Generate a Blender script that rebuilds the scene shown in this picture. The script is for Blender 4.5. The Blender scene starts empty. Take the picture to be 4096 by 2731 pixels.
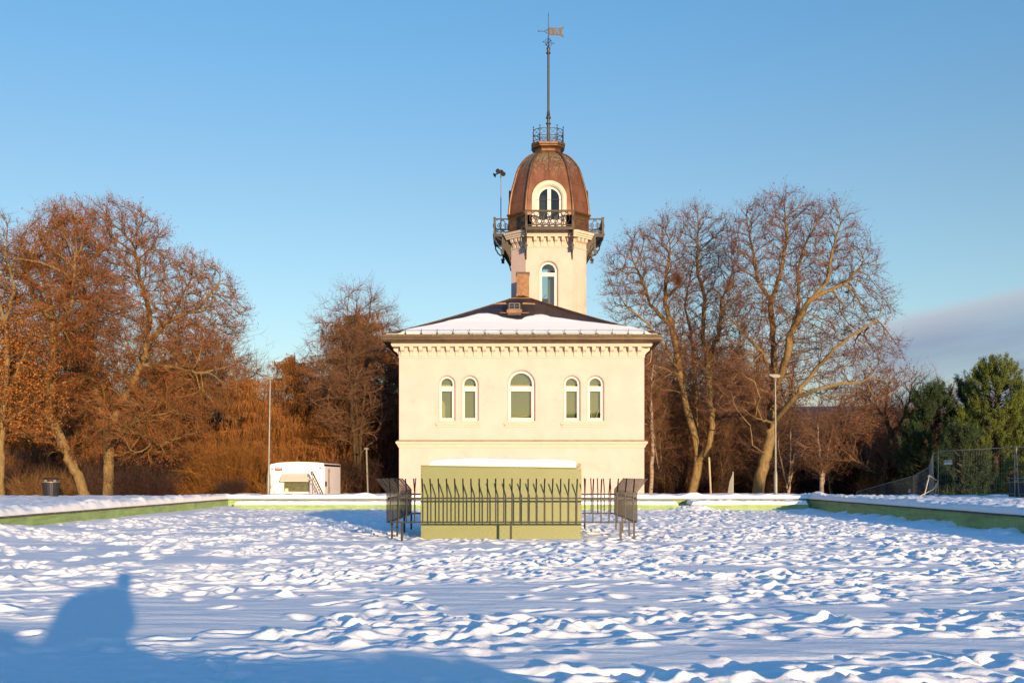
import bpy, bmesh, math, random
import numpy as np
from mathutils import Vector, Matrix
from mathutils.geometry import tessellate_polygon
random.seed(7)
# ------------------------------------------------------------------ camera, sky, sun, exposure
S = bpy.context.scene
COL = S.collection
F, VX, HY, EYE = 4300.0, 2068.0, 1905.0, 1.6        # focal length, vanishing point and horizon of the 4096 px photograph
cam = bpy.data.cameras.new('camera'); camo = bpy.data.objects.new('camera', cam); COL.objects.link(camo)
cam.sensor_width = 36; cam.lens = 36*F/4096
cam.shift_x = (2048-VX)/4096; cam.shift_y = (HY-1365.5)/4096
cam.clip_start = .05; cam.clip_end = 30000
camo.location = (0, 0, EYE); camo.rotation_euler = (math.radians(90), 0, 0)
S.camera = camo
SUN_AZ, SUN_EL = 20.0, 5.7
w = bpy.data.worlds.new('World'); S.world = w; w.use_nodes = True
nt = w.node_tree; nt.nodes.clear()
def N(t, typ, **kw):
    n = t.nodes.new(typ)
    for k, v in kw.items(): setattr(n, k, v)
    return n
sky = N(nt, 'ShaderNodeTexSky', sky_type='NISHITA'); sky.sun_disc = False
sky.sun_elevation = math.radians(SUN_EL); sky.sun_rotation = math.radians(180-SUN_AZ)
sky.altitude = 80; sky.air_density = 1.0; sky.dust_density = 0.3; sky.ozone_density = 4.0
bg = N(nt, 'ShaderNodeBackground'); bg.inputs[1].default_value = 0.15
out = N(nt, 'ShaderNodeOutputWorld')
tc = N(nt, 'ShaderNodeTexCoord'); sep = N(nt, 'ShaderNodeSeparateXYZ')
L = nt.links.new
L(tc.outputs['Generated'], sep.inputs[0])
def math_node(t, op, a, b=None, c=None, clamp=False):
    m = N(t, 'ShaderNodeMath', operation=op, use_clamp=clamp)
    for i, v in enumerate((a, b, c)):
        if v is None: continue
        if isinstance(v, (int, float)): m.inputs[i].default_value = v
        else: t.links.new(v, m.inputs[i])
    return m.outputs[0]
def maprange(t, v, a, b, c=0, d=1, smooth=True):
    m = N(t, 'ShaderNodeMapRange'); m.interpolation_type = 'SMOOTHSTEP' if smooth else 'LINEAR'
    t.links.new(v, m.inputs[0])
    for i, q in enumerate((a, b, c, d)): m.inputs[i+1].default_value = q
    return m.outputs[0]
def mixc(t, f, a, b, mode='MIX'):
    m = N(t, 'ShaderNodeMix', data_type='RGBA', blend_type=mode)
    if isinstance(f, (int, float)): m.inputs[0].default_value = f
    else: t.links.new(f, m.inputs[0])
    for s, v in ((6, a), (7, b)):
        if isinstance(v, tuple): m.inputs[s].default_value = (*v[:3], 1)
        else: t.links.new(v, m.inputs[s])
    return m.outputs[2]
# low streaked cloud bank over the right horizon (azimuth = x/y, elevation = z)
az = math_node(nt, 'DIVIDE', sep.outputs[0], math_node(nt, 'MAXIMUM', sep.outputs[1], .2))
el = math_node(nt, 'DIVIDE', sep.outputs[2], math_node(nt, 'MAXIMUM', sep.outputs[1], .2))
tilt = math_node(nt, 'SUBTRACT', el, math_node(nt, 'MULTIPLY', az, .22))
comb = N(nt, 'ShaderNodeCombineXYZ')
L(math_node(nt, 'MULTIPLY', az, 3.0), comb.inputs[0]); L(math_node(nt, 'MULTIPLY', tilt, 17.0), comb.inputs[1])
cn = N(nt, 'ShaderNodeTexNoise'); cn.inputs['Scale'].default_value = 1.0; cn.inputs['Detail'].default_value = 7; cn.inputs['Roughness'].default_value = .55
L(comb.outputs[0], cn.inputs['Vector'])
cl = maprange(nt, cn.outputs[0], .42, .62)
band = math_node(nt, 'MULTIPLY', maprange(nt, tilt, .085, .055), maprange(nt, az, .17, .38))
main = math_node(nt, 'MULTIPLY', maprange(nt, tilt, .078, .062), maprange(nt, tilt, -.035, .03))
main = math_node(nt, 'MULTIPLY', main, maprange(nt, az, .24, .37))
cf = math_node(nt, 'MAXIMUM', math_node(nt, 'MULTIPLY', cl, band), math_node(nt, 'MULTIPLY', main, math_node(nt, 'ADD', .30, math_node(nt, 'MULTIPLY', cn.outputs[0], 1.15))), clamp=True)
CLOUD = (.95, 1.20, 1.62); LITC = (1.75, 1.75, 1.95)
ccol = mixc(nt, maprange(nt, tilt, .035, .078), CLOUD, LITC)
zen = maprange(nt, sep.outputs[2], .42, .72); back = maprange(nt, sep.outputs[1], .1, -.5)
tint = mixc(nt, math_node(nt, 'MAXIMUM', zen, back), (1.32, 1.14, .94), (.60, 1.20, 1.42))     # deeper blue overhead than towards the bright horizon
midb = maprange(nt, sep.outputs[2], .42, .22)
tint = mixc(nt, math_node(nt, 'MULTIPLY', midb, 1.0), tint, (1.64, 1.06, .79))
lowb = maprange(nt, sep.outputs[2], .17, .0)
tint = mixc(nt, math_node(nt, 'MULTIPLY', lowb, .8), tint, (1.42, .95, .80))
SKYT = mixc(nt, 1.0, sky.outputs[0], tint, 'MULTIPLY')
skyc = mixc(nt, math_node(nt, 'MULTIPLY', cf, .95), SKYT, ccol)
L(skyc, bg.inputs[0]); L(bg.outputs[0], out.inputs[0])
sl = bpy.data.lights.new('sun', 'SUN'); so = bpy.data.objects.new('sun', sl); COL.objects.link(so)
sl.energy = 3.6; sl.angle = math.radians(.5); sl.color = (1.0, .73, .45)
a_, e_ = math.radians(SUN_AZ), math.radians(SUN_EL)
so.rotation_euler = Vector((-math.sin(a_)*math.cos(e_), math.cos(a_)*math.cos(e_), -math.sin(e_))).to_track_quat('-Z', 'Y').to_euler()
so.location = (20, -40, 20)
S.view_settings.view_transform = 'Standard'; S.view_settings.look = 'None'
S.view_settings.exposure = 1.05; S.view_settings.gamma = 1.0
S.render.engine = 'CYCLES'
# ------------------------------------------------------------------ helpers
def P(px, py, D): return Vector(((px-VX)/F*D, D, EYE+(HY-py)/F*D))
def srgb(r, g, b):
    f = lambda c: (c/255/12.92) if c/255 <= .04045 else ((c/255+.055)/1.055)**2.4
    return (f(r), f(g), f(b))
def tag(o, label=None, cat=None, group=None, kind=None):
    if label: o['label'] = label
    if cat: o['category'] = cat
    if group: o['group'] = group
    if kind: o['kind'] = kind
    return o
def root(name, loc, label, cat, group=None):
    o = bpy.data.objects.new(name, None); COL.objects.link(o); o.location = loc; o.empty_display_size = .3
    return tag(o, label, cat, group)
def wloc(o):
    v = Vector((0, 0, 0))
    while o: v += o.location; o = o.parent
    return v
def link(name, me, mat, parent=None, loc=None):
    o = bpy.data.objects.new(name, me); COL.objects.link(o)
    if mat is not None: me.materials.append(mat)
    if loc is not None: o.location = loc
    if parent: o.parent = parent
    return o
def npmesh(name, V, faces_list, mats, parent=None, smooth=False, midx=None, loc=(0, 0, 0)):
    """V (n,3) world coordinates; faces_list: list of int arrays (m,k)."""
    off = np.array(wloc(parent)) if parent else np.array(loc, float)
    me = bpy.data.meshes.new(name)
    V = np.asarray(V, float)-off
    me.vertices.add(len(V)); me.vertices.foreach_set('co', V.astype(np.float32).ravel())
    tot = sum(f.size for f in faces_list); nf = sum(len(f) for f in faces_list)
    me.loops.add(tot); me.polygons.add(nf)
    vi = np.concatenate([f.ravel() for f in faces_list]).astype(np.int32)
    ls = []; c = 0
    for f in faces_list:
        ls.append(c+np.arange(len(f))*f.shape[1]); c += f.size
    me.loops.foreach_set('vertex_index', vi)
    me.polygons.foreach_set('loop_start', np.concatenate(ls).astype(np.int32))
    me.polygons.foreach_set('use_smooth', np.full(nf, smooth))
    if midx is not None: me.polygons.foreach_set('material_index', midx.astype(np.int32))
    me.update(calc_edges=True); me.validate()
    if not isinstance(mats, (list, tuple)): mats = [mats]
    for m in mats: me.materials.append(m)
    return link(name, me, None, parent, None if parent else loc)
class MB:
    def __init__(s): s.v = []; s.f = []; s.T = Matrix.Identity(4)
    def add(s, vs, fs):
        b = len(s.v); s.v += [tuple(s.T @ Vector(v)) for v in vs]
        s.f += [tuple(b+i for i in f) for f in fs]; return s
    def box(s, x0, x1, y0, y1, z0, z1):
        return s.add([(x0,y0,z0),(x1,y0,z0),(x1,y1,z0),(x0,y1,z0),(x0,y0,z1),(x1,y0,z1),(x1,y1,z1),(x0,y1,z1)],
                     [(0,3,2,1),(4,5,6,7),(0,1,5,4),(1,2,6,5),(2,3,7,6),(3,0,4,7)])
    def prism(s, poly, axis, a, b):
        """poly of 2D points; axis 'x' -> (y,z), 'y' -> (x,z), 'z' -> (x,y)"""
        def mk(p, t): return {'x': (t, p[0], p[1]), 'y': (p[0], t, p[1]), 'z': (p[0], p[1], t)}[axis]
        n = len(poly); tri = tessellate_polygon([[Vector((p[0], p[1], 0)) for p in poly]])
        vs = [mk(p, a) for p in poly]+[mk(p, b) for p in poly]
        fs = [tuple(t) for t in tri]+[tuple(n+i for i in reversed(t)) for t in tri]
        fs += [(i, n+i, n+(i+1) % n, (i+1) % n) for i in range(n)]
        return s.add(vs, fs)
    def ring(s, outer, inner, y0, y1):
        n = len(outer)
        vs = [(p[0], y0, p[1]) for p in outer]+[(p[0], y0, p[1]) for p in inner]+[(p[0], y1, p[1]) for p in outer]+[(p[0], y1, p[1]) for p in inner]
        fs = []
        for i in range(n):
            j = (i+1) % n
            fs += [(i, j, n+j, n+i), (2*n+i, 3*n+i, 3*n+j, 2*n+j), (i, 2*n+i, 2*n+j, j), (n+i, n+j, 3*n+j, 3*n+i)]
        return s.add(vs, fs)
    def tube(s, pts, r, n=8, closed=False, caps=True):
        pts = [Vector(p) for p in pts]; m = len(pts)
        rr = r if isinstance(r, (list, tuple)) else [r]*m
        up = None; vs = []
        for i in range(m):
            if closed: d = pts[(i+1) % m]-pts[i-1]
            else: d = pts[min(i+1, m-1)]-pts[max(i-1, 0)]
            d.normalize()
            if up is None:
                up = Vector((0, 0, 1)) if abs(d.z) < .9 else Vector((0, 1, 0))
            x = d.cross(up).normalized(); u = x.cross(d).normalized(); up = u
            for k in range(n):
                t = 2*math.pi*(k+.5)/n
                vs.append(pts[i]+(x*math.cos(t)+u*math.sin(t))*rr[i])
        fs = []
        for i in range(m if closed else m-1):
            a, b = i*n, ((i+1) % m)*n
            for k in range(n): fs.append((a+k, a+(k+1) % n, b+(k+1) % n, b+k))
        if caps and not closed: fs += [tuple(range(n))[::-1], tuple((m-1)*n+k for k in range(n))]
        return s.add(vs, fs)
    def lathe(s, prof, c, n=20):
        vs = []; fs = []; m = len(prof)
        for r, z in prof:
            for k in range(n):
                t = 2*math.pi*k/n; vs.append((c[0]+r*math.cos(t), c[1]+r*math.sin(t), c[2]+z))
        for i in range(m-1):
            for k in range(n): fs.append((i*n+k, i*n+(k+1) % n, (i+1)*n+(k+1) % n, (i+1)*n+k))
        fs += [tuple(range(n))[::-1], tuple((m-1)*n+k for k in range(n))]
        return s.add(vs, fs)
    def loft(s, loops, cap=(True, True)):
        n = len(loops[0]); vs = [p for l in loops for p in l]; fs = []
        for i in range(len(loops)-1):
            for k in range(n): fs.append((i*n+k, i*n+(k+1) % n, (i+1)*n+(k+1) % n, (i+1)*n+k))
        if cap[0]: fs.append(tuple(range(n))[::-1])
        if cap[1]: fs.append(tuple((len(loops)-1)*n+k for k in range(n)))
        return s.add(vs, fs)
    def build(s, name, mat, parent=None, smooth=False, loc=None, bevel=0):
        off = wloc(parent) if parent else (Vector(loc) if loc is not None else Vector((0, 0, 0)))
        me = bpy.data.meshes.new(name)
        me.from_pydata([(v[0]-off.x, v[1]-off.y, v[2]-off.z) for v in s.v], [], s.f); me.validate()
        bm = bmesh.new(); bm.from_mesh(me); bmesh.ops.recalc_face_normals(bm, faces=bm.faces)
        bm.to_mesh(me); bm.free()
        if smooth: me.polygons.foreach_set('use_smooth', [True]*len(me.polygons)); me.set_sharp_from_angle(angle=math.radians(40))
        me.update()
        o = link(name, me, mat, parent, None if parent else off)
        if bevel:
            b = o.modifiers.new('bevel', 'BEVEL'); b.width = bevel; b.segments = 2; b.limit_method = 'ANGLE'
        return o
def copy_tree(o, parent=None):
    c = o.copy(); COL.objects.link(c); c.parent = parent
    for ch in list(o.children): copy_tree(ch, c)
    return c
# ------------------------------------------------------------------ materials
def mat(name, col, rough=.6, metal=0, var=.12, scale=3, stretch=(1, 1, 1), bump=0, bscale=40, col2=None, thr=(.4, .6), spec=.5, streak=None, hue=None):
    m = bpy.data.materials.new(name); m.use_nodes = True; t = m.node_tree
    b = t.nodes['Principled BSDF']; b.inputs['Roughness'].default_value = rough; b.inputs['Metallic'].default_value = metal
    b.inputs['Specular IOR Level'].default_value = spec
    co = N(t, 'ShaderNodeTexCoord'); mp = N(t, 'ShaderNodeMapping'); mp.inputs['Scale'].default_value = stretch
    t.links.new(co.outputs['Object'], mp.inputs[0])
    n = N(t, 'ShaderNodeTexNoise'); n.inputs['Scale'].default_value = scale; n.inputs['Detail'].default_value = 8; n.inputs['Roughness'].default_value = .6
    t.links.new(mp.outputs[0], n.inputs['Vector'])
    lo = tuple(c*(1-var) for c in col); hi = tuple(min(1, c*(1+var)) for c in col)
    c = mixc(t, maprange(t, n.outputs[0], .3, .7), lo, hi)
    if col2 is not None:
        n2 = N(t, 'ShaderNodeTexNoise'); n2.inputs['Scale'].default_value = scale*1.7; n2.inputs['Detail'].default_value = 9; n2.inputs['Roughness'].default_value = .65
        t.links.new(mp.outputs[0], n2.inputs['Vector'])
        c = mixc(t, maprange(t, n2.outputs[0], thr[0], thr[1]), c, col2)
    if streak is not None:      # (colour, zlow, zhigh): rain streaks that get denser towards zhigh
        sc, z0, z1, amt = streak
        mp2 = N(t, 'ShaderNodeMapping'); mp2.inputs['Scale'].default_value = (6, 6, .7); t.links.new(co.outputs['Object'], mp2.inputs[0])
        n3 = N(t, 'ShaderNodeTexNoise'); n3.inputs['Scale'].default_value = 1.6; n3.inputs['Detail'].default_value = 8; n3.inputs['Roughness'].default_value = .7
        t.links.new(mp2.outputs[0], n3.inputs['Vector'])
        sp = N(t, 'ShaderNodeSeparateXYZ'); t.links.new(co.outputs['Object'], sp.inputs[0])
        k = math_node(t, 'ADD', n3.outputs[0], maprange(t, sp.outputs[2], z0, z1, -.16, .12))
        c = mixc(t, math_node(t, 'MULTIPLY', maprange(t, k, .52, .66), amt), c, sc)
    t.links.new(c, b.inputs['Base Color'])
    if bump:
        n4 = N(t, 'ShaderNodeTexNoise'); n4.inputs['Scale'].default_value = bscale; n4.inputs['Detail'].default_value = 6
        t.links.new(co.outputs['Object'], n4.inputs['Vector'])
        bp = N(t, 'ShaderNodeBump'); bp.inputs['Strength'].default_value = bump; bp.inputs['Distance'].default_value = .02
        t.links.new(n4.outputs[0], bp.inputs['Height']); t.links.new(bp.outputs[0], b.inputs['Normal'])
    return m
M = {}
M['plaster'] = mat('plaster', srgb(202, 176, 162), .9, var=.05, scale=.8, bump=.25, bscale=18, spec=.15, col2=srgb(192, 164, 144), thr=(.52, .8))
M['trim'] = mat('trim', srgb(202, 184, 162), .8, var=.03, scale=2, bump=.1, spec=.2)
M['trailer'] = mat('trailer_panel', srgb(238, 226, 214), .45, var=.04, scale=3)
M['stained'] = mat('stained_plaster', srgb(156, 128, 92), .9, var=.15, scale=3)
M['white'] = mat('white_paint', srgb(204, 196, 184), .5, var=.03, scale=4)
M['copper'] = mat('copper', srgb(126, 80, 50), .45, metal=.4, var=.2, scale=1.5, stretch=(1.5, 1.5, .5), bump=.15, bscale=6, streak=(srgb(150, 150, 115), 2.0, 6.0, .75))
M['copper_plain'] = mat('brown_copper', srgb(106, 76, 48), .45, metal=.5, var=.3, scale=2.5, bump=.1, bscale=6, col2=srgb(140, 100, 66), thr=(.6, .75))
M['copper_dark'] = mat('roof_copper', srgb(60, 48, 42), .5, metal=.3, var=.3, scale=1.2, bump=.15, bscale=5, col2=srgb(92, 60, 45), thr=(.6, .8))
M['copper_edge'] = mat('fold_copper', srgb(112, 80, 50), .45, metal=.5, var=.25, scale=3)
M['gutter'] = mat('gutter_copper', srgb(84, 66, 44), .45, metal=.4, var=.3, scale=1.5, stretch=(1, 1, 6), col2=srgb(128, 112, 88), thr=(.62, .7))
M['moss'] = mat('mossy_edge', srgb(100, 88, 60), .9, var=.5, scale=20, bump=.6)
M['iron'] = mat('iron', srgb(56, 46, 32), .5, metal=.3, var=.25, scale=8)
M['fence'] = mat('fence_iron', srgb(36, 31, 23), .42, metal=.3, var=.35, scale=14)
M['gold'] = mat('brass', srgb(92, 76, 52), .6, metal=.3, var=.2, scale=6)
M['pole'] = mat('bronze_pole', srgb(66, 56, 46), .45, metal=.3, var=.2, scale=6)
M['stone'] = mat('cap_stone', srgb(92, 84, 72), .9, var=.35, scale=6, bump=.5, bscale=30)
M['galv'] = mat('galvanised_steel', srgb(126, 122, 108), .5, metal=.35, var=.15, scale=6)
M['lamp_head'] = mat('lamp_head', srgb(110, 104, 92), .5, var=.1)
M['black'] = mat('black_plastic', srgb(38, 38, 38), .4, var=.2)
M['binwood'] = mat('bin_staves', srgb(44, 42, 42), .38, var=.25, scale=3, stretch=(8, 8, .6))
M['red'] = mat('red_lens', srgb(200, 25, 12), .3, var=.05)
M['grey_room'] = mat('grey_interior', srgb(150, 130, 128), .8, var=.08)
M['blind'] = mat('window_blind', srgb(150, 150, 112), .9, var=.05, scale=.8)
M['paper'] = mat('pale_object', srgb(225, 205, 150), .8, var=.06)
M['coat'] = mat('coat_cloth', srgb(40, 44, 55), .9, var=.1)
M['wood'] = mat('weathered_wood', srgb(170, 150, 110), .8, var=.2, scale=4, stretch=(4, 4, .5))
def leafmat(name, c1, c2, rough=.7, trans=.25):
    m = bpy.data.materials.new(name); m.use_nodes = True; t = m.node_tree; b = t.nodes['Principled BSDF']
    b.inputs['Roughness'].default_value = rough; b.inputs['Specular IOR Level'].default_value = .25
    g = N(t, 'ShaderNodeNewGeometry'); c = mixc(t, g.outputs['Random Per Island'], c1, c2); t.links.new(c, b.inputs['Base Color'])
    if trans:
        tr = N(t, 'ShaderNodeBsdfTranslucent'); t.links.new(c, tr.inputs[0]); mx = N(t, 'ShaderNodeMixShader'); mx.inputs[0].default_value = trans
        t.links.new(b.outputs[0], mx.inputs[1]); t.links.new(tr.outputs[0], mx.inputs[2]); t.links.new(mx.outputs[0], t.nodes['Material Output'].inputs[0])
    return m
M['bark'] = mat('grey_bark', srgb(124, 102, 66), .95, var=.35, scale=5, stretch=(3, 3, .6), bump=.8, bscale=14, spec=.1, col2=srgb(140, 116, 56), thr=(.56, .72))
M['bark_dark'] = mat('dark_bark', srgb(74, 60, 44), .95, var=.35, scale=5, stretch=(3, 3, .6), bump=.8, bscale=14, spec=.1)
M['bark_birch'] = mat('birch_bark', srgb(148, 130, 110), .9, var=.1, scale=3, stretch=(1, 1, 3), spec=.1, col2=srgb(60, 50, 44), thr=(.56, .64))
M['twig_red'] = leafmat('reddish_twigs', srgb(128, 92, 62), srgb(88, 62, 46), trans=0)
M['twig_dark'] = leafmat('dark_thicket_twigs', srgb(72, 46, 32), srgb(42, 30, 24), trans=0)
M['twig_brown'] = leafmat('brown_twigs', srgb(142, 102, 52), srgb(86, 60, 36), trans=0)
M['twig_orange'] = leafmat('larch_twigs', srgb(164, 104, 44), srgb(88, 58, 30), trans=.1)
M['twig_yellow'] = leafmat('yellow_shoots', srgb(164, 106, 38), srgb(92, 60, 28), trans=.15)
M['leaf_rust'] = leafmat('rust_leaves', srgb(186, 82, 32), srgb(116, 52, 28))
M['leaf_orange'] = leafmat('orange_leaves', srgb(190, 118, 44), srgb(146, 84, 34))
M['leaf_red'] = leafmat('maple_keys', srgb(140, 66, 48), srgb(96, 50, 40))
M['needles'] = leafmat('pine_needles', srgb(126, 132, 48), srgb(58, 76, 38), trans=.15)
M['needles_dark'] = leafmat('dark_needles', srgb(72, 88, 46), srgb(34, 50, 34), trans=.1)
# snow
def snowmat(name, bump=.5):
    m = bpy.data.materials.new(name); m.use_nodes = True; t = m.node_tree; b = t.nodes['Principled BSDF']
    b.inputs['Roughness'].default_value = .65; b.inputs['Specular IOR Level'].default_value = .25
    co = N(t, 'ShaderNodeTexCoord')
    n = N(t, 'ShaderNodeTexNoise'); n.inputs['Scale'].default_value = 1.3; n.inputs['Detail'].default_value = 6; t.links.new(co.outputs['Object'], n.inputs['Vector'])
    c = mixc(t, n.outputs[0], (.90, .88, .82), (.94, .91, .85)); t.links.new(c, b.inputs['Base Color'])
    n2 = N(t, 'ShaderNodeTexNoise'); n2.inputs['Scale'].default_value = 14; n2.inputs['Detail'].default_value = 9; n2.inputs['Roughness'].default_value = .7
    t.links.new(co.outputs['Object'], n2.inputs['Vector'])
    bp = N(t, 'ShaderNodeBump'); bp.inputs['Strength'].default_value = bump; bp.inputs['Distance'].default_value = .03
    t.links.new(n2.outputs[0], bp.inputs['Height']); t.links.new(bp.outputs[0], b.inputs['Normal'])
    return m
M['snow'] = snowmat('snow')
# glass: mostly clear, mirrors a little
def glassmat(name, clear, refl=.18):
    m = bpy.data.materials.new(name); m.use_nodes = True; t = m.node_tree; t.nodes.remove(t.nodes['Principled BSDF'])
    tr = N(t, 'ShaderNodeBsdfTransparent'); tr.inputs[0].default_value = (*clear, 1)
    gl = N(t, 'ShaderNodeBsdfGlossy'); gl.inputs['Roughness'].default_value = .02; gl.inputs[0].default_value = (.9, .95, 1, 1)
    mx = N(t, 'ShaderNodeMixShader'); mx.inputs[0].default_value = refl
    t.links.new(tr.outputs[0], mx.inputs[1]); t.links.new(gl.outputs[0], mx.inputs[2]); t.links.new(mx.outputs[0], t.nodes['Material Output'].inputs[0])
    return m
M['glass'] = glassmat('window_glass', (.74, .78, .70), .07)
M['glass_dark'] = glassmat('tower_glass', (.50, .52, .55), .05)
# painted concrete with dirt bands, board joints
def poolmat():
    m = mat('green_pool_paint', srgb(146, 168, 104), .75, var=.12, scale=2.5, bump=.3, bscale=12, spec=.2)
    t = m.node_tree; b = t.nodes['Principled BSDF']; src = b.inputs['Base Color'].links[0].from_socket
    co = N(t, 'ShaderNodeTexCoord'); sp = N(t, 'ShaderNodeSeparateXYZ'); t.links.new(co.outputs['Object'], sp.inputs[0])
    n = N(t, 'ShaderNodeTexNoise'); n.inputs['Scale'].default_value = 1.2; n.inputs['Detail'].default_value = 8; n.inputs['Roughness'].default_value = .7
    mp = N(t, 'ShaderNodeMapping'); mp.inputs['Scale'].default_value = (1, .6, 7); t.links.new(co.outputs['Object'], mp.inputs[0]); t.links.new(mp.outputs[0], n.inputs['Vector'])
    bnd = math_node(t, 'MULTIPLY', maprange(t, sp.outputs[2], .16, .27), maprange(t, sp.outputs[2], .36, .29))
    bnd2 = maprange(t, sp.outputs[2], .40, .5)
    d = math_node(t, 'MULTIPLY', math_node(t, 'ADD', math_node(t, 'MULTIPLY', bnd, 1.0), math_node(t, 'ADD', .15, math_node(t, 'MULTIPLY', bnd2, .5))), maprange(t, n.outputs[0], .42, .72), clamp=True)
    c = mixc(t, math_node(t, 'MULTIPLY', d, .75), src, srgb(84, 86, 60)); t.links.new(c, b.inputs['Base Color'])
    return m
M['pool'] = poolmat()
# tread plate
def treadmat():
    m = bpy.data.materials.new('tread_plate'); m.use_nodes = True; t = m.node_tree; b = t.nodes['Principled BSDF']
    b.inputs['Roughness'].default_value = .42; b.inputs['Specular IOR Level'].default_value = .5
    co = N(t, 'ShaderNodeTexCoord'); mp = N(t, 'ShaderNodeMapping'); mp.inputs['Rotation'].default_value = (0, math.radians(45), 0)
    t.links.new(co.outputs['Object'], mp.inputs[0]); sp = N(t, 'ShaderNodeSeparateXYZ'); t.links.new(mp.outputs[0], sp.inputs[0])
    u = math_node(t, 'MULTIPLY', sp.outputs[0], 1/.115); v = math_node(t, 'MULTIPLY', sp.outputs[2], 1/.115)
    chk = math_node(t, 'MODULO', math_node(t, 'ADD', math_node(t, 'FLOOR', u), math_node(t, 'ADD', math_node(t, 'FLOOR', v), 1000)), 2)
    su = math_node(t, 'ABSOLUTE', math_node(t, 'SINE', math_node(t, 'MULTIPLY', u, math.pi*5)))
    sv = math_node(t, 'ABSOLUTE', math_node(t, 'SINE', math_node(t, 'MULTIPLY', v, math.pi*5)))
    fu = math_node(t, 'ABSOLUTE', math_node(t, 'SUBTRACT', math_node(t, 'FRACT', math_node(t, 'ADD', u, 1000)), .5))
    fv = math_node(t, 'ABSOLUTE', math_node(t, 'SUBTRACT', math_node(t, 'FRACT', math_node(t, 'ADD', v, 1000)), .5))
    a = math_node(t, 'MULTIPLY', math_node(t, 'GREATER_THAN', su, .55), math_node(t, 'LESS_THAN', fv, .38))
    c = math_node(t, 'MULTIPLY', math_node(t, 'GREATER_THAN', sv, .55), math_node(t, 'LESS_THAN', fu, .38))
    h = N(t, 'ShaderNodeMix', data_type='FLOAT'); t.links.new(chk, h.inputs[0]); t.links.new(a, h.inputs[2]); t.links.new(c, h.inputs[3])
    bp = N(t, 'ShaderNodeBump'); bp.inputs['Strength'].default_value = .9; bp.inputs['Distance'].default_value = .009
    t.links.new(h.outputs[0], bp.inputs['Height']); t.links.new(bp.outputs[0], b.inputs['Normal'])
    n = N(t, 'ShaderNodeTexNoise'); n.inputs['Scale'].default_value = 1.5; n.inputs['Detail'].default_value = 7; t.links.new(co.outputs['Object'], n.inputs['Vector'])
    col = mixc(t, n.outputs[0], srgb(124, 128, 78), srgb(136, 138, 86)); t.links.new(col, b.inputs['Base Color'])
    return m
M['tread'] = treadmat()
# ------------------------------------------------------------------ numpy noise and snow heights
RS = np.random.RandomState(3)
_tab = RS.rand(16, 256, 256)
def vnoise(x, y, s=0):
    x = np.asarray(x, float); y = np.asarray(y, float)
    xi = np.floor(x).astype(int); yi = np.floor(y).astype(int); fx = x-xi; fy = y-yi
    fx = fx*fx*fx*(fx*(fx*6-15)+10); fy = fy*fy*fy*(fy*(fy*6-15)+10)
    t = _tab[s % 16]; g = lambda a, b: t[a & 255, b & 255]
    return (g(xi, yi)*(1-fx)+g(xi+1, yi)*fx)*(1-fy)+(g(xi, yi+1)*(1-fx)+g(xi+1, yi+1)*fx)*fy
def fbm(x, y, o=4, s=0, gain=.5):
    r = 0; a = 1; tt = 0
    for i in range(o):
        r = r+a*vnoise(x*2**i+17.3*i, y*2**i-9.1*i, s+i); tt += a; a *= gain
    return r/tt
def sstep(a, b, x):
    t = np.clip((x-a)/(b-a), 0, 1); return t*t*(3-2*t)
XL, XR, YN, YB = -14.1, 14.25, 2.5, 52.5          # inner faces of the pool
CAPZ = .51
def grid_mesh(name, xs, ys, Z, mat_, **kw):
    X, Y = np.meshgrid(xs, ys); nx, ny = len(xs), len(ys)
    V = np.stack([X.ravel(), Y.ravel(), Z.ravel()], 1)
    i = np.arange((ny-1)*nx).reshape(ny-1, nx)[:, :-1].ravel()
    f = np.stack([i, i+1, i+nx+1, i+nx], 1)
    return V, f
# --- snow inside the drained pool
xs = np.linspace(XL, XR, 640)
ys = [YN]; 
while ys[-1] < YB: ys.append(ys[-1]+max(.028, .0017*ys[-1]))
ys[-1] = YB; ys = np.array(ys)
X, Y = np.meshgrid(xs, ys)
wx = 2.2*(fbm(X*.35, Y*.5, 3, 12)-.5); tramp = fbm(X*.24+3+wx*.3, Y*.55+1.7+wx*.5, 4, 2)                       # where people walked
band = sstep(.385, .47, tramp+.10*sstep(-3, 8, X)*sstep(12, 22, Y)-.05*sstep(0, -8, X))
wallfree = sstep(0, 1.6, X-XL)*sstep(0, 1.2, XR-X)
Tm = band*(.35+.65*wallfree)
H = .035*fbm(X*.5, Y*.5, 2, 5)
rid = 1-np.abs(2*fbm(X*1.6, Y*2.3, 3, 6)-1)
rid2 = 1-np.abs(2*fbm(X*.9+Y*.25, Y*2.6, 4, 13, .55)-1)
amp = .24+.74*sstep(.38, .66, fbm(X*.45+2, Y*.6, 4, 14))
H += Tm*amp*(.10*(fbm(X*1.7, Y*2.8, 6, 8, .55)-.5)+.035*(rid-.7)+.07*(rid2-.75))
H += Tm*amp*.03*sstep(.52, .75, fbm(X*5.5, Y*7.5, 2, 11))
H += (1-Tm)*.03*fbm(X*1.0+Y*.7, Y*4, 5, 9, .5)                 # wind ripples on untouched snow
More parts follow.
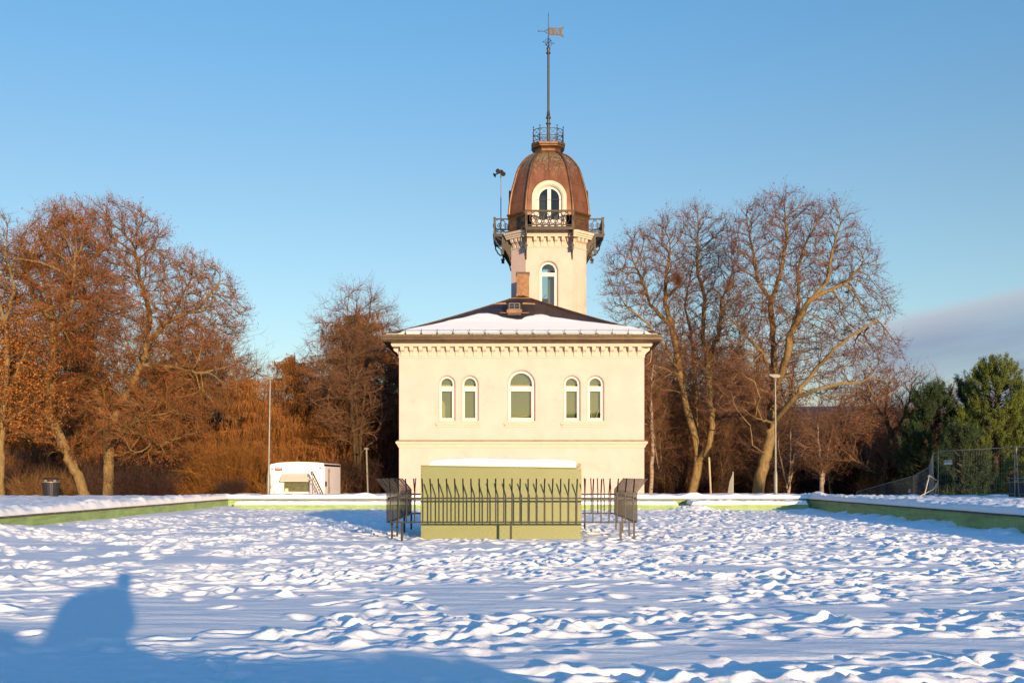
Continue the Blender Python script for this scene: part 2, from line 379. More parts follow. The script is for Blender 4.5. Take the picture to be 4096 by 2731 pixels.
def stamp(px, py, ang, depth, ln=.17, wd=.085, rim=.35):
    R = .42
    i0, i1 = np.searchsorted(ys, (py-R, py+R)); j0, j1 = np.searchsorted(xs, (px-R, px+R))
    if i1 <= i0 or j1 <= j0: return
    dx = X[i0:i1, j0:j1]-px; dy = Y[i0:i1, j0:j1]-py
    c, s_ = math.cos(ang), math.sin(ang)
    u = (dx*c+dy*s_)/ln; v = (-dx*s_+dy*c)/wd
    q = u*u+v*v
    H[i0:i1, j0:j1] += -depth*np.exp(-(q**1.6)*.8)+depth*rim*np.exp(-((np.sqrt((u*.8)**2+(v*.7)**2)-1.25)/.33)**2)*(.4+1.2*sstep(-.4, 1, u))
rs = np.random.RandomState(11)
def prob(x, y):
    return float(band[min(len(ys)-1, np.searchsorted(ys, y)), min(len(xs)-1, np.searchsorted(xs, x))])
for k in range(250):
    x = rs.uniform(XL+1, XR-1); y = YN+2+(YB-YN-3)*rs.rand()**1.15
    hd = rs.choice([0, math.pi, .3, -.3, math.pi/2])+rs.normal(0, .45); side = 1
    dp = rs.uniform(.04, .075)
    for st in range(rs.randint(8, 46)):
        x += math.cos(hd)*.42; y += math.sin(hd)*.42; hd += rs.normal(0, .13); side = -side
        if not (XL+.8 < x < XR-.6 and YN+.6 < y < YB-1.5): break
        if prob(x, y) < .25 and rs.rand() < .75: continue
        stamp(x-math.sin(hd)*.11*side, y+math.cos(hd)*.11*side, hd+rs.normal(0, .2), dp*rs.uniform(.6, 1.25), rs.uniform(.13, .2), rs.uniform(.07, .10))
for k in range(16):                                       # single walkers' trails across the smoother patches
    x = rs.uniform(XL+2, XR-2); y = YN+3+34*rs.rand()**1.4; hd = rs.uniform(0, 6.28); side = 1
    for st in range(60):
        x += math.cos(hd)*.62; y += math.sin(hd)*.62; hd += rs.normal(0, .06); side = -side
        if not (XL+.8 < x < XR-.6 and YN+.6 < y < YB-1.5): break
        stamp(x-math.sin(hd)*.12*side, y+math.cos(hd)*.12*side, hd, .075*rs.uniform(.8, 1.2), .19, .10, .3)
for k in range(2600):                                     # loose lumps of kicked snow
    x = rs.uniform(XL+.5, XR-.5); y = YN+1+(YB-YN-2.5)*rs.rand()**1.3
    if prob(x, y) < .45: continue
    stamp(x, y, rs.uniform(0, 6.3), -rs.uniform(.012, .05), rs.uniform(.05, .16), rs.uniform(.05, .10), 0)
H += .17*np.exp(-((X-XL)/1.7)**2)*sstep(6, 20, Y) + .16*sstep(.5, .8, fbm(X*.6, Y*.9, 3, 4))*np.exp(-((X-XR)/.9)**2) + .10*np.exp(-((Y-50.4)/.7)**2)*fbm(X*.8, Y, 3, 3)
H += .35*np.exp(-(((X+14.0)/1.1)**2+((Y-28)/2.0)**2)) *fbm(X*2, Y*2, 3, 7) + .22*np.exp(-(((X-8.3)/.8)**2+((Y-50.2)/.8)**2))
H -= H[(Y > 20) & (Y < 30)].mean()*.8
V, f = grid_mesh('s', xs, ys, H, None)
o = npmesh('snow_ground', V, [f], M['snow'], smooth=True)
tag(o, 'trampled snow lying on the floor of the drained pool', 'snow', kind='structure')
# --- snow covered park around the pool, one sheet with a hole for it, falling away behind and reaching the far hills
def park_h(x, y):
    x = np.asarray(x, float); y = np.asarray(y, float)
    edge = np.where(np.abs(x) < 15, 54.5, 49.0-.0*x)
    fall = sstep(0, 5.5, y-edge)*.95+np.maximum(0, y-edge-4)*.035
    side = np.maximum(0, np.abs(x)-30)*.03
    base = .5-fall-side
    far = np.minimum(0, -(np.maximum(0, y-70)*.16)); far = np.maximum(far, -42)
    return np.maximum(base, -9)+far
def hills(x, y):
    d = np.hypot(x, y)
    r = 330+90*(fbm(x/1500+3, y/1500, 4, 5)-.5)+60*(fbm(x/500, y/500, 3, 8)-.5)
    r = r*(.80+.42*np.exp(-((x/np.maximum(d, 1)-.22)/.22)**2))
    return sstep(2600, 5600, d)*r
def line(a, b, d0, d1=None):
    return np.arange(a, b, d0)
axl = -np.array(sorted(set(np.round(np.concatenate([np.arange(14.1, 14.6, .05), np.arange(14.6, 17, .1), np.arange(17, 45, .22), np.arange(45, 90, 2), 90*1.11**np.arange(0, 46)]), 3))))[::-1]
axr = np.array(sorted(set(np.round(np.concatenate([np.arange(14.25, 14.75, .05), np.arange(14.75, 17, .1), np.arange(17, 45, .22), np.arange(45, 90, 2), 90*1.11**np.arange(0, 46)]), 3))))
axm = np.linspace(XL, XR, 90)
ax = np.concatenate([axl, axm[1:-1], axr])
ay = np.array(sorted(set(np.round(np.concatenate([-60*1.2**np.arange(25, 0, -1), np.arange(-60, -6, 2), np.arange(-6, 2.1, .12), np.arange(2.1, 2.5, .05), [2.5], np.arange(2.6, 12, .3), np.arange(12, 52.5, .16), np.arange(52.5, 53, .05), np.arange(53, 58, .12), np.arange(58, 100, 1.5), 100*1.1**np.arange(0, 50)]), 3))))
GX, GY = np.meshgrid(ax, ay)
din = np.maximum(np.maximum(XL-GX, GX-XR), np.maximum(YN-GY, GY-YB))     # distance outside the pool edge
GZ = park_h(GX, GY)+hills(GX, GY)
near = sstep(80, 50, np.hypot(GX, GY-20))
roll = np.sqrt(np.clip(1-(1-np.clip(din/.22, 0, 1))**2, 0, 1))
lump = (.07*(fbm(GX*1.5, GY*1.9, 4, 8)-.5)+.05*sstep(.5, .8, fbm(GX*4, GY*5, 2, 11)))*near
kick = .09*sstep(.55, .72, fbm(GX*.9+5, GY*1.1, 3, 10))*np.exp(-((din-.3)/.4)**2)
right = np.where(GX > XR, 1.5, 1)
GZ = GZ+.01+roll*(.20+np.where(GY < YN, .03-.19*sstep(1.0, 3.4, GX)+.10*sstep(7.5, 9.5, GX), 0)+lump*right*np.where(GY < YN, 2.2, 1)+kick-.07*sstep(.6, .7, fbm(GX*1.3, GY*1.3, 2, 12))*np.exp(-(din/.35)**2))
V, f = grid_mesh('g', ax, ay, GZ, None)
cx = (V[f].mean(1)); inside = (cx[:, 0] > XL) & (cx[:, 0] < XR) & (cx[:, 1] > YN) & (cx[:, 1] < YB)
fk = f[~inside]; cd = np.hypot(cx[~inside][:, 0], cx[~inside][:, 1])
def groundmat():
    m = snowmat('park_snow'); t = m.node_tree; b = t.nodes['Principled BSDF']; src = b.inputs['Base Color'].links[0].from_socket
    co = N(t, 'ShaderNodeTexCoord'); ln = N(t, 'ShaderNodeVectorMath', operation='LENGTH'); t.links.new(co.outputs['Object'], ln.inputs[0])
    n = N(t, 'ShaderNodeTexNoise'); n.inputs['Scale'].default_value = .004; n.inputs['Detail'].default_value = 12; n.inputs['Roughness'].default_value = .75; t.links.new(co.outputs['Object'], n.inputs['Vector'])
    hazed_forest = mixc(t, maprange(t, n.outputs[0], .56, .62), srgb(70, 78, 88), srgb(170, 170, 176))  # distance haze is mixed into the blue-grey colour of the far woods
    c = mixc(t, maprange(t, ln.outputs['Value'], 300, 900), src, hazed_forest); t.links.new(c, b.inputs['Base Color'])
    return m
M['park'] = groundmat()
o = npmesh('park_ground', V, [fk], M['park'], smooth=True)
tag(o, 'snow covered park ground around the pool, falling to the far wooded hills', 'ground', kind='structure')
# --- pool walls: green painted concrete under thin stone slabs
def slabs(mb, along, a, b, inner, outer, step):
    t = a; k = 0
    while t < b-.01:
        e = min(b, t+step); dz = random.uniform(-.004, .004); oo = random.uniform(-.006, .006)
        i0, i1 = (inner+oo, outer) if inner < outer else (outer, inner+oo)
        if along == 'y': mb.box(i0, i1, t+.004, e-.004, CAPZ-.055+dz, CAPZ+dz)
        else: mb.box(t+.004, e-.004, i0, i1, CAPZ-.055+dz, CAPZ+dz)
        t = e
def pool_wall(name, label, kind, x0, x1, y0, y1, cap):
    r = root(name, ((x0+x1)/2, (y0+y1)/2, -.3), label, 'wall')
    mb = MB().box(x0, x1, y0, y1, -.3, CAPZ-.056); mb.build('wall_face', M['pool'], r)
    m2 = MB(); slabs(m2, *cap); m2.build('coping', M['stone'], r)
    return r
pool_wall('pool_wall', 'long sunlit green pool wall on the left with grey coping slabs', 0, XL-.35, XL, YN, YB, ('y', YN, YB, XL+.05, XL-.35, 1.16))
pool_wall('pool_wall', 'long shaded dark green pool wall on the right with stained face', 0, XR, XR+.35, YN, YB, ('y', YN, YB, XR-.05, XR+.35, 1.16))
pool_wall('pool_wall', 'green end wall of the pool in front of the villa', 0, XL-.35, XR+.35, YB, YB+.35, ('x', XL-.3, XR+.3, YB-.05, YB+.35, 1.32))
pool_wall('pool_wall', 'near end wall of the pool, below the camera', 0, XL-.35, XR+.35, YN-.35, YN, ('x', XL-.3, XR+.3, YN+.05, YN-.35, 1.2))
# lumpy snow bank on the near wall (throws the shadow along the bottom of the picture)
def snow_loaf(name, parent, x0, x1, y0, y1, z0, th, lump, seed, nx=None, rnd=.12, label=None, top=None):
    nx = nx or max(8, int((x1-x0)/.07)); ny = max(7, int((y1-y0)/.06))
    gx = np.linspace(x0, x1, nx); gy = np.linspace(y0, y1, ny); GX, GY = np.meshgrid(gx, gy)
    dd = np.minimum(np.minimum(GX-x0, x1-GX), np.minimum(GY-y0, y1-GY))
    rr = np.sqrt(np.clip(1-(1-np.clip(dd/rnd, 0, 1))**2, 0, 1))
    Z = z0+rr*(th+lump*(fbm(GX*1.3+seed, GY*2+seed, 4, seed)-.5)*2+lump*.8*sstep(.55, .75, fbm(GX*3+seed, GY*4, 2, seed+3)))
    if top is not None: Z = z0+rr*top(GX, GY)
    V, f = grid_mesh('l', gx, gy, Z, None)
    n = len(V); rim = np.concatenate([np.arange(nx), np.arange(1, ny)*nx+nx-1, (ny-1)*nx+np.arange(nx-2, -1, -1), np.arange(ny-2, 0, -1)*nx])
    Vb = V[rim].copy(); Vb[:, 2] = z0-.01
    j = np.arange(len(rim)); jn = (j+1) % len(rim)
    fs = np.stack([rim[jn], rim[j], n+j, n+jn], 1)
    return npmesh(name, np.concatenate([V, Vb]), [f, fs], M['snow'], parent, smooth=True)
# ledges (benches) along the end wall
def ledge(px0, px1, label, seed, lump, end_r=False):
    D0 = 50.6; x0 = (px0-VX)/F*D0; x1 = (px1-VX)/F*D0
    r = root('pool_ledge', ((x0+x1)/2, 51.5, -.3), label, 'ledge')
    MB().box(x0, x1, D0, YB-.004, -.3, .285).build('ledge_face', M['pool'], r)
    snow_loaf('snow_cover', r, x0+.02, x1-.02, D0-.03, YB-.06, .287, .15, lump, seed, rnd=.14)
ledge(935, 2715, 'long low green ledge under a smooth bank of snow left of the gap', 4, .015)
ledge(2765, 3235, 'short low green ledge under lumpy snow right of the gap', 9, .05)
r = root('step_riser', ((2740-VX)/F*51.5, 51.5, -.3), 'small dark green recessed step in the gap between the two ledges', 'step')
MB().box((2716-VX)/F*50.6, (2764-VX)/F*50.6, 51.6, YB-.004, -.3, .2).build('riser', M['pool'], r)
# ------------------------------------------------------------------ steel plate box in the pool
def plate_box():
    D = 27.5; k = F/D; x0, x1 = (1683-VX)/k, (2326-VX)/k
    r = root('steel_cabin', ((x0+x1)/2, D+2, -.05), 'pale green tread plate steel cabin standing in the pool behind the railing', 'cabin')
    zl, zr = EYE+(HY-1860)/k, EYE+(HY-1870)/k
    m = MB(); m.add([(x0,D,-.15),(x1,D,-.15),(x1,D+4.2,-.15),(x0,D+4.2,-.15),(x0,D,zl-.03),(x1,D,zr-.03),(x1,D+4.2,zr-.03),(x0,D+4.2,zl-.03)],
                    [(0,3,2,1),(4,5,6,7),(0,1,5,4),(1,2,6,5),(2,3,7,6),(3,0,4,7)]); m.build('body', M['tread'], r, bevel=.006)
    m = MB(); e = .0
    for (a, b) in ((x0+.0, x1-.11),):
        m.add([(a,D-.015,zl-.028),(b,D-.015,zr-.022),(b,D+4.2,zr-.022),(a,D+4.2,zl-.028),(a,D-.015,zl+.005),(b,D-.015,zr+.012),(b,D+4.2,zr+.012),(a,D+4.2,zl+.005)],
              [(0,3,2,1),(4,5,6,7),(0,1,5,4),(1,2,6,5),(2,3,7,6),(3,0,4,7)])
    m.build('lid', M['tread'], r, bevel=.004)
    m = MB(); xb = (2310-VX)/k
    m.box(xb, xb+.085, D-.02, D-.008, zr-.02, zr+.115); m.build('lifting_plate', M['tread'], r)
    for (px, py) in ((1687, 1899), (1685, 2130), (2322, 2015), (2322, 2130)):
        c = P(px, py, D); MB().tube([(c.x, D-.012, c.z), (c.x, D+.004, c.z)], .012, 8).build('bolt', M['fence'], r)
    snow_loaf('snow_cover', r, (1710-VX)/k, (2313-VX)/k, D+.02, D+4.15, zr+.0, .24, .012, 6, rnd=.17,
              top=lambda X_, Y_: (.20+.085*fbm(X_*.9, Y_*.9, 3, 3)-.0*X_)*(.78+.22*sstep(x1-.1, x1-1.2, X_)*sstep(x0-.1, x0+.9, X_)))
plate_box()
# ------------------------------------------------------------------ spiked railing round it
def railing():
    D0, D1 = 26.5, 32.9; k = F/D0; xa, xb = (1545-VX)/k, (2550-VX)/k; n = 31
    r = root('spiked_railing', ((xa+xb)/2, (D0+D1)/2, 0), 'dark spiked iron railing with bars bent outwards around the green cabin', 'railing')
    zt, zb, zbend, ztip, outw = 1.064, .475, 1.215, 1.55, .27
    def bar(parent, x, y, dx, dy, name='bar'):
        j = random.uniform(-.006, .006); s = .017; s1, s2 = (.017, .008) if abs(dy) > 0 else (.009, .017)
        pts = [(x, y, zb-.02), (x, y, zbend), (x+dx*outw+j, y+dy*outw, ztip+j)]
        m = MB(); vs = []
        for i, (px, py, pz) in enumerate(pts):
            for (a, b) in ((-s1, -s2), (s1, -s2), (s1, s2), (-s1, s2)): vs.append((px+a, py+b, pz))
        fs = [(3, 2, 1, 0), (8, 9, 10, 11)]
        for i in range(2):
            for q in range(4): fs.append((i*4+q, i*4+(q+1) % 4, i*4+4+(q+1) % 4, i*4+4+q))
        m.add(vs, fs)
        if name is None: return m
        return m.build(name, M['fence'], parent, bevel=.004)
    def panel(label, p0, p1, out_, cnt, hidden=()):
        horiz = abs(p1[1]-p0[1]) < .01; m = MB(); h = .02
        for z in (zt, zb):
            if horiz: m.box(p0[0]+.1, p1[0]-.1, p0[1]-out_[1]*.039-.018, p0[1]-out_[1]*.039+.018, z-h, z+h)
            else: m.box(p0[0]-out_[0]*.039-.018, p0[0]-out_[0]*.039+.018, p0[1]+.1, p1[1]-.1, z-h, z+h)
        pa = m.build('railing_panel', M['fence'], r); pa['label'] = label
        rest = MB()
        for i in range(cnt):
            t = (i+.5)/cnt; x = p0[0]+(p1[0]-p0[0])*t; y = p0[1]+(p1[1]-p0[1])*t
            if i in hidden:
                q = bar(None, x, y, out_[0], out_[1], None); rest.add(q.v, q.f)
            else: bar(pa, x, y, out_[0], out_[1])
        if hidden: tag(rest.build('bar', M['fence'], pa), kind='stuff')
    panel('front panel facing the camera', (xa, D0), (xb, D0), (0, -1), n)
    panel('back panel behind the cabin', (xa, D1), (xb, D1), (0, 1), n, set(range(4, 22)))
    panel('left side panel seen edge on', (xa, D0), (xa, D1), (-1, 0), 30)
    panel('right side panel seen edge on', (xb, D0), (xb, D1), (1, 0), 30)
    m = MB()                                             # rounded corner pieces of the rails
    for z in (zt, zb):
        for (cx_, cy_, sx, sy) in ((xa, D0, 1, 1), (xb, D0, -1, 1), (xa, D1, 1, -1), (xb, D1, -1, -1)):
            pts = [(cx_+sx*(.1-.061*math.sin(t)), cy_+sy*(.1-.061*math.cos(t)), z) for t in [q*math.pi/8 for q in range(5)]]
            m.tube(pts, .02, 6)
    m.build('corner_rail', M['fence'], r)
    for (px, D) in ((1607, 26.55), (2043.5, 26.55), (2483, 26.55)):
        c = (px-VX)/F*D; MB().box(c-.027, c+.027, D, D+.05, -.12, zb-.005).build('leg', M['fence'], r)
    for D in (27.3, 28.5, 30.3, 32.3):
        for sx in (xa, xb):
            s = 1 if sx < 0 else -1
            MB().box(sx+s*.02-.0, sx+s*.02+.05, D, D+.05, -.12, zb-.005).build('leg', M['fence'], r)
    for x in (-1.9, 0.2, 2.05):
        MB().box(x, x+.05, D1-.03, D1+.02, -.12, zb-.005).build('leg', M['fence'], r)
railing()
# ------------------------------------------------------------------ villa
DB = 60.0; KB = F/DB
bx = lambda px: (px-VX)/KB
bz = lambda py: EYE+(HY-py)/KB
WX0, WX1 = bx(1596.5), bx(2577); WY1 = DB+13.6; CX = (WX0+WX1)/2
def arch(cx, hw, zb, zs, n=18):
    p = [(cx-hw, zb), (cx+hw, zb)]
    return p+[(cx+hw*math.cos(math.pi*i/n), zs+hw*math.sin(math.pi*i/n)) for i in range(n+1)]
def half(cx, hw, zs, n=18): return [(cx+hw*math.cos(math.pi*i/n), zs+hw*math.sin(math.pi*i/n)) for i in range(n+1)]
def wall_panel(mb, outer, holes, y, depth, splay=.1):
    """outer (x,z) polygon with arched holes; each hole is splayed inward by `splay` over `depth`"""
    hs = [arch(h[0], h[1]+splay, h[2], h[3]) for h in holes]
    loops = [[Vector((p[0], p[1], 0)) for p in outer]]+[[Vector((p[0], p[1], 0)) for p in h] for h in hs]
    tri = tessellate_polygon(loops); flat = [p for l in loops for p in l]
    mb.add([(p.x, y, p.y) for p in flat], [tuple(t) for t in tri])
    for h, o in zip(holes, hs):
        i_ = arch(h[0], h[1], h[2], h[3]); n = len(o)
        mid = [((a[0]*.35+b[0]*.65), (a[1]*.35+b[1]*.65)) for a, b in zip(o, i_)]
        vs = [(p[0], y, p[1]) for p in o]+[(p[0], y+depth*.35, p[1]) for p in mid]+[(p[0], y+depth, p[1]) for p in i_]
        fs = []
        for j in range(n):
            for b in (0, n): fs.append((b+j, b+(j+1) % n, b+n+(j+1) % n, b+n+j))
        mb.add(vs, fs)
villa = root('villa', (CX, DB, -.5), 'cream plastered villa with arched windows, snowy hipped roof and a domed lookout tower', 'villa')
WT = bz(1371.5)
wins = []                                   # cx, half width, z bottom, z spring
for (a, b) in ((1757, 1817), (1849, 1910), (2256, 2318), (2351, 2412)):
    c = (bx(a)+bx(b))/2; hw = (bx(b)-bx(a))/2; wins.append((c, hw, bz(1682), bz(1505)-hw))
c = (bx(2032.4)+bx(2136.6))/2; hw = (bx(2136.6)-bx(2032.4))/2; wins.append((c, hw, bz(1683), bz(1483)-hw))
m = MB()
wall_panel(m, [(WX0, -1), (WX1, -1), (WX1, WT), (WX0, WT)], wins, DB, .17, .085)
m.add([(WX0,DB,-1),(WX0,WY1,-1),(WX0,WY1,WT),(WX0,DB,WT)], [(0,3,2,1)])
m.add([(WX1,DB,-1),(WX1,WY1,-1),(WX1,WY1,WT),(WX1,DB,WT)], [(0,1,2,3)])
m.add([(WX0,WY1,-1),(WX1,WY1,-1),(WX1,WY1,WT),(WX0,WY1,WT)], [(0,3,2,1)])
o = m.build('wall', M['plaster'], villa)
m = MB(); m.box(WX0+.3, WX1-.3, DB+2.2, DB+2.3, 0, WT-.2); m.build('inner_wall', M['blind'], villa)
# windows
def window(parent, cx, hw, zb, zs, y, fw, transom, lab=None, depth=.07, blind=True, prop=None):
    w_ = MB(); w_.ring(arch(cx, hw-.002, zb+.002, zs), arch(cx, hw-fw, zb+fw*1.25, zs), y, y+depth)
    z0, z1 = transom
    w_.box(cx-hw+fw*.6, cx+hw-fw*.6, y-.012, y+depth-.004, z0, z1)
    w_.box(cx-hw+fw*.5, cx+hw-fw*.5, y-.022, y, (z0+z1)/2-.012, (z0+z1)/2+.012)
    # slim inner sash round the lower light
    s = fw*.35; a, b = hw-fw-.0, hw-fw-s
    w_.ring([(cx-a, zb+fw*1.25), (cx+a, zb+fw*1.25), (cx+a, z0), (cx-a, z0)], [(cx-b, zb+fw*1.25+s), (cx+b, zb+fw*1.25+s), (cx+b, z0-s), (cx-b, z0-s)], y+.012, y+depth-.01)
    w_.box(cx+a-.02, cx+a+.012, y-.03, y-.003, zb+fw*1.25+.2, zb+fw*1.25+.27)
    f = w_.build('window', M['white'], parent)
    if lab: f['label'] = lab
    g = MB().prism([(cx-b-.005, zb+fw*1.25+s-.005), (cx+b+.005, zb+fw*1.25+s-.005), (cx+b+.005, z0-s+.005), (cx-b-.005, z0-s+.005)], 'y', y+.036, y+.042)
    g.build('pane', M['glass'], f)
    MB().prism(half(cx, hw-fw+.004, zs), 'y', y+.036, y+.042).build('pane', M['glass'], f)
    if blind:
        MB().prism(arch(cx, hw+.02, zb+.02, zs), 'y', y+.32, y+.33).build('blind', M['blind'], f)
    if prop: prop(f, cx, hw, zb, zs, y)
    return f
def lampshade(f, cx, hw, zb, zs, y):
    MB().prism([(cx-hw+.1, zb+.1), (cx-hw*.28, zb+.1), (cx-hw*.28, zb+.85), (cx-hw*.36, zb+1.0), (cx-hw*.55, zb+1.12), (cx-hw+.1, zb+1.15)], 'y', y+.22, y+.28).build('curtain', M['paper'], f)
def stick(f, cx, hw, zb, zs, y):
    MB().tube([(cx-.55, y+.18, zb+.2), (cx+.35, y+.2, zb+.3)], .035, 6).build('rolled_paper', M['paper'], f)
def planks(f, cx, hw, zb, zs, y):
    for a, b in ((-.27, -.17), (.02, .22)):
        MB().tube([(cx+b if a < 0 else cx+a, y+.2, zb+.12), (cx+a if a < 0 else cx+b, y+.22, zb+.62)], .03, 6).build('plank', M['paper'], f)
labs = ['first small window from the left, pale curtain inside', 'second small window from the left', 'small window right of the middle one', 'rightmost small window, planks leaning inside', 'large middle window, rolled paper on its sill']
for i, (cx_, hw_, zb_, zs_) in enumerate(wins):
    big = i == 4
    window(villa, cx_, hw_, zb_, zs_, DB+.165, .098 if not big else .115, (bz(1561), bz(1544)), labs[i], prop={0: lampshade, 3: planks, 4: stick}.get(i))
for (a, b) in ((1743, 1925), (2016, 2150), (2244, 2425)):   # sills
    x0, x1 = bx(a), bx(b); m = MB()
    m.prism([(DB+.17, bz(1686)), (DB-.10, bz(1696)), (DB-.10, bz(1699)), (DB-.07, bz(1701)), (DB-.045, bz(1707)), (DB+.01, bz(1707)), (DB+.01, bz(1703))], 'x', x0+.06, x1-.06)
    m.box(x0, x1, DB-.12, DB-.012, bz(1697.2), bz(1694.2)); m.build('sill', M['trim'], villa)
# string course wrapping the front and sides
def wrap(profile, name, matl, parent=villa, x0=WX0, x1=WX1, y0=DB, y1=WY1):
    """profile of (projection, z) from bottom to top"""
    loops = []
    for p, z in profile: loops.append([(x0-p, y0-p, z), (x1+p, y0-p, z), (x1+p, y1+p, z), (x0-p, y1+p, z)])
    return MB().loft(loops, (False, False)).build(name, matl, parent)
wrap([(.002, bz(1790)), (.045, bz(1789)), (.045, bz(1786)), (.07, bz(1785)), (.08, bz(1780)), (.11, bz(1779)), (.11, bz(1776.5)), (.15, bz(1775)), (.18, bz(1770)), (.18, bz(1766)), (.165, bz(1765.5))], 'string_course', M['trim'])
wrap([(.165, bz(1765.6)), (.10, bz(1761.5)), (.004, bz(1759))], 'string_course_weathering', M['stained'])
wrap([(.002, bz(1431)), (.03, bz(1430)), (.03, bz(1426)), (.004, bz(1425))], 'frieze_line', M['trim'])
wrap([(.002, bz(1389)), (.36, bz(1388.5)), (.36, bz(1384.5)), (.40, bz(1384)), (.40, bz(1376)), (.45, bz(1374.5)), (.48, bz(1371)), (.48, bz(1369.5)), (.0, bz(1369.4))], 'cornice', M['trim'])
zt_, zb_ = bz(1388.6), bz(1424.5)
def corbel(mb, w, zt, zb, pr, T=None):
    h = zt-zb; pts = [(.005, 0)]
    prof = [(.0, 0), (.0, -1), (.16, -1), (.18, -.9), (.2, -.78), (.3, -.66), (.34, -.6), (.34, -.56), (.5, -.5), (.78, -.42), (.95, -.3), (1, -.16), (1, 0)]
    poly = [(-p*pr, zt+q*h) for p, q in prof]
    mb.prism(poly, 'x', -w/2, w/2)
m0 = MB(); corbel(m0, .2, 0, -(zt_-zb_), .33)
protoc = None; cm = []
for i in range(27):
    x = bx(1611+36.35*i)
    if protoc is None:
        protoc = m0.build('corbel', M['trim'], villa); protoc.location = Vector((x, DB, zt_))-villa.location
        for v in protoc.data.vertices: v.co += villa.location
        protoc.data.update()
    else:
        c = protoc.copy(); COL.objects.link(c); c.parent = villa; c.location = Vector((x, DB, zt_))-villa.location
for s, x in ((-1, WX0), (1, WX1)):
    for j in range(10):
        c = protoc.copy(); COL.objects.link(c); c.parent = villa
        c.rotation_euler = (0, 0, s*math.pi/2); c.location = Vector((x, DB+.25+j*.508, zt_))-villa.location
# roof: hipped with a slight flare, ridge running back
EZ = bz(1371)+.36; OV = .82; x0r, x1r, y0r, y1r = WX0-OV, WX1+OV, DB-OV, WY1+OV
hwid = (x1r-x0r)/2; AZ = EYE+(HY-1183)/F*(y0r+hwid)
PIT = (AZ-EZ)/hwid
def prof_roof(t):                       # height above the eave at horizontal distance t from it
    return EZ+(AZ-EZ)*(1.0*(t/hwid)**1.12)
def roof_loop(t):
    return [(x0r+t, y0r+t, prof_roof(t)), (x1r-t, y0r+t, prof_roof(t)), (x1r-t, y1r-t, prof_roof(t)), (x0r+t, y1r-t, prof_roof(t))]
tt = [0, .9, 2, 3.4, 5, 6.5, hwid-.004]
roof = MB().loft([roof_loop(t) for t in tt], (False, True)).build('roof', M['copper_dark'], villa)
rx = lambda px, t: (px-VX)/F*(y0r+t)
seams = MB()
for px in (1786, 1825, 1896, 1958, 2012, 2072, 2134, 2195, 2256, 2318, 2380, 2446, 2510):
    xx = rx(px, 2.5); tm = hwid-abs(xx-CX)-.06
    ts = [q*tm/8 for q in range(9)]
    seams.tube([(xx, y0r+t, prof_roof(t)+.012) for t in ts], .022, 4)
seams.build('standing_seam', M['copper_dark'], roof)
hips = MB()
for s in (-1, 1):
    pts = [((x0r+t) if s < 0 else (x1r-t), y0r+t, prof_roof(t)+.02) for t in [q*(hwid-.02)/10 for q in range(11)]]
    hips.tube(pts, .05, 6)
hips.tube([(CX, y0r+hwid-.02, AZ+.02), (CX, y1r-hwid, AZ+.02)], .05, 6)
hips.tube([(CX, y0r+hwid, AZ), (CX, y0r+hwid, AZ+.2)], [.035, .02], 6)
hips.build('ridge_fold', M['copper_edge'], roof)
m = MB(); m.loft([[(a-p if a < CX else a+p, b-p if b < DB+5 else b+p, z) for a, b in ((x0r, y0r), (x1r, y0r), (x1r, y1r), (x0r, y1r))] for p, z in ((-.05, EZ-.19), (.0, EZ-.17), (.01, EZ-.005), (-.09, EZ+.03))], (False, False))
m.build('verge', M['moss'], roof)
# gutter
gz = bz(1371)-.0
g = MB(); g.loft([[(a-p if a < CX else a+p, b-p if b < DB+5 else b+p, z) for a, b in ((x0r, y0r), (x1r, y0r), (x1r, y1r), (x0r, y1r))] for p, z in
    ((-.34, gz-.02), (-.32, gz-.06), (.0, gz-.05), (.05, gz+.02), (.07, gz+.07), (.08, gz+.10), (.09, gz+.20), (.11, gz+.215), (.09, gz+.23), (-.02, gz+.22))], (True, True))
x = x0r-.05
while x < x1r: g.box(x, x+.016, y0r-.105, y0r-.05, gz-.015, gz+.225); x += 1.02
g.build('gutter', M['gutter'], villa)
m = MB(); m.tube([(WX1+.75, DB+3, gz), (WX1+.75, DB+3, gz-.45), (WX1+.70, DB+3, gz-.75), (WX1+.4, DB+3, gz-1.0), (WX1+.09, DB+3, gz-1.15), (WX1+.09, DB+3, -.5)], .06, 10)
m.build('downpipe', M['copper_plain'], villa, smooth=True)
# snow on the front slope, its upper edge as melted in the photograph
def slope_t(px, py):                    # distance up the slope seen at this pixel
    a = (HY-py)/F; t = 1.5
    for _ in range(25):
        t = max(0.02, min(hwid, t-(EYE+a*(y0r+t)-prof_roof(t))/(a-PIT)))
    return t
edge_px = [(1562, 1347), (1585, 1341), (1626, 1325), (1696, 1310), (1760, 1297), (1795, 1285), (1840, 1277), (1895, 1262), (1915, 1256.5), (1952, 1256), (1985, 1262), (2009, 1272.5), (2040, 1278), (2068, 1282), (2088, 1281), (2094, 1275), (2110, 1268), (2134, 1264.5), (2139, 1261.5), (2165, 1260), (2190, 1265), (2200, 1270), (2252, 1277), (2316, 1287), (2380, 1294), (2446, 1303), (2470, 1305), (2498, 1309), (2541, 1315), (2575, 1326), (2610, 1338), (2622, 1346)]
ex = []; et = []
for px, py in edge_px:
    t = slope_t(px, py); ex.append(rx(px, t)); et.append(t)
gx = np.linspace(x0r+.12, x1r-.12, 260); top_t = np.interp(gx, ex, et)
top_t = np.minimum(top_t, hwid-np.abs(gx-CX)-.03)+.03*(fbm(gx*3, gx*0, 3, 2)-.5)
lo = .10+.03*fbm(gx*4, gx*0, 3, 4)
NV = 26; sv = np.linspace(0, 1, NV)
T = lo[None, :]+(np.maximum(top_t-lo, .02))[None, :]*sv[:, None]; X_ = np.repeat(gx[None, :], NV, 0)
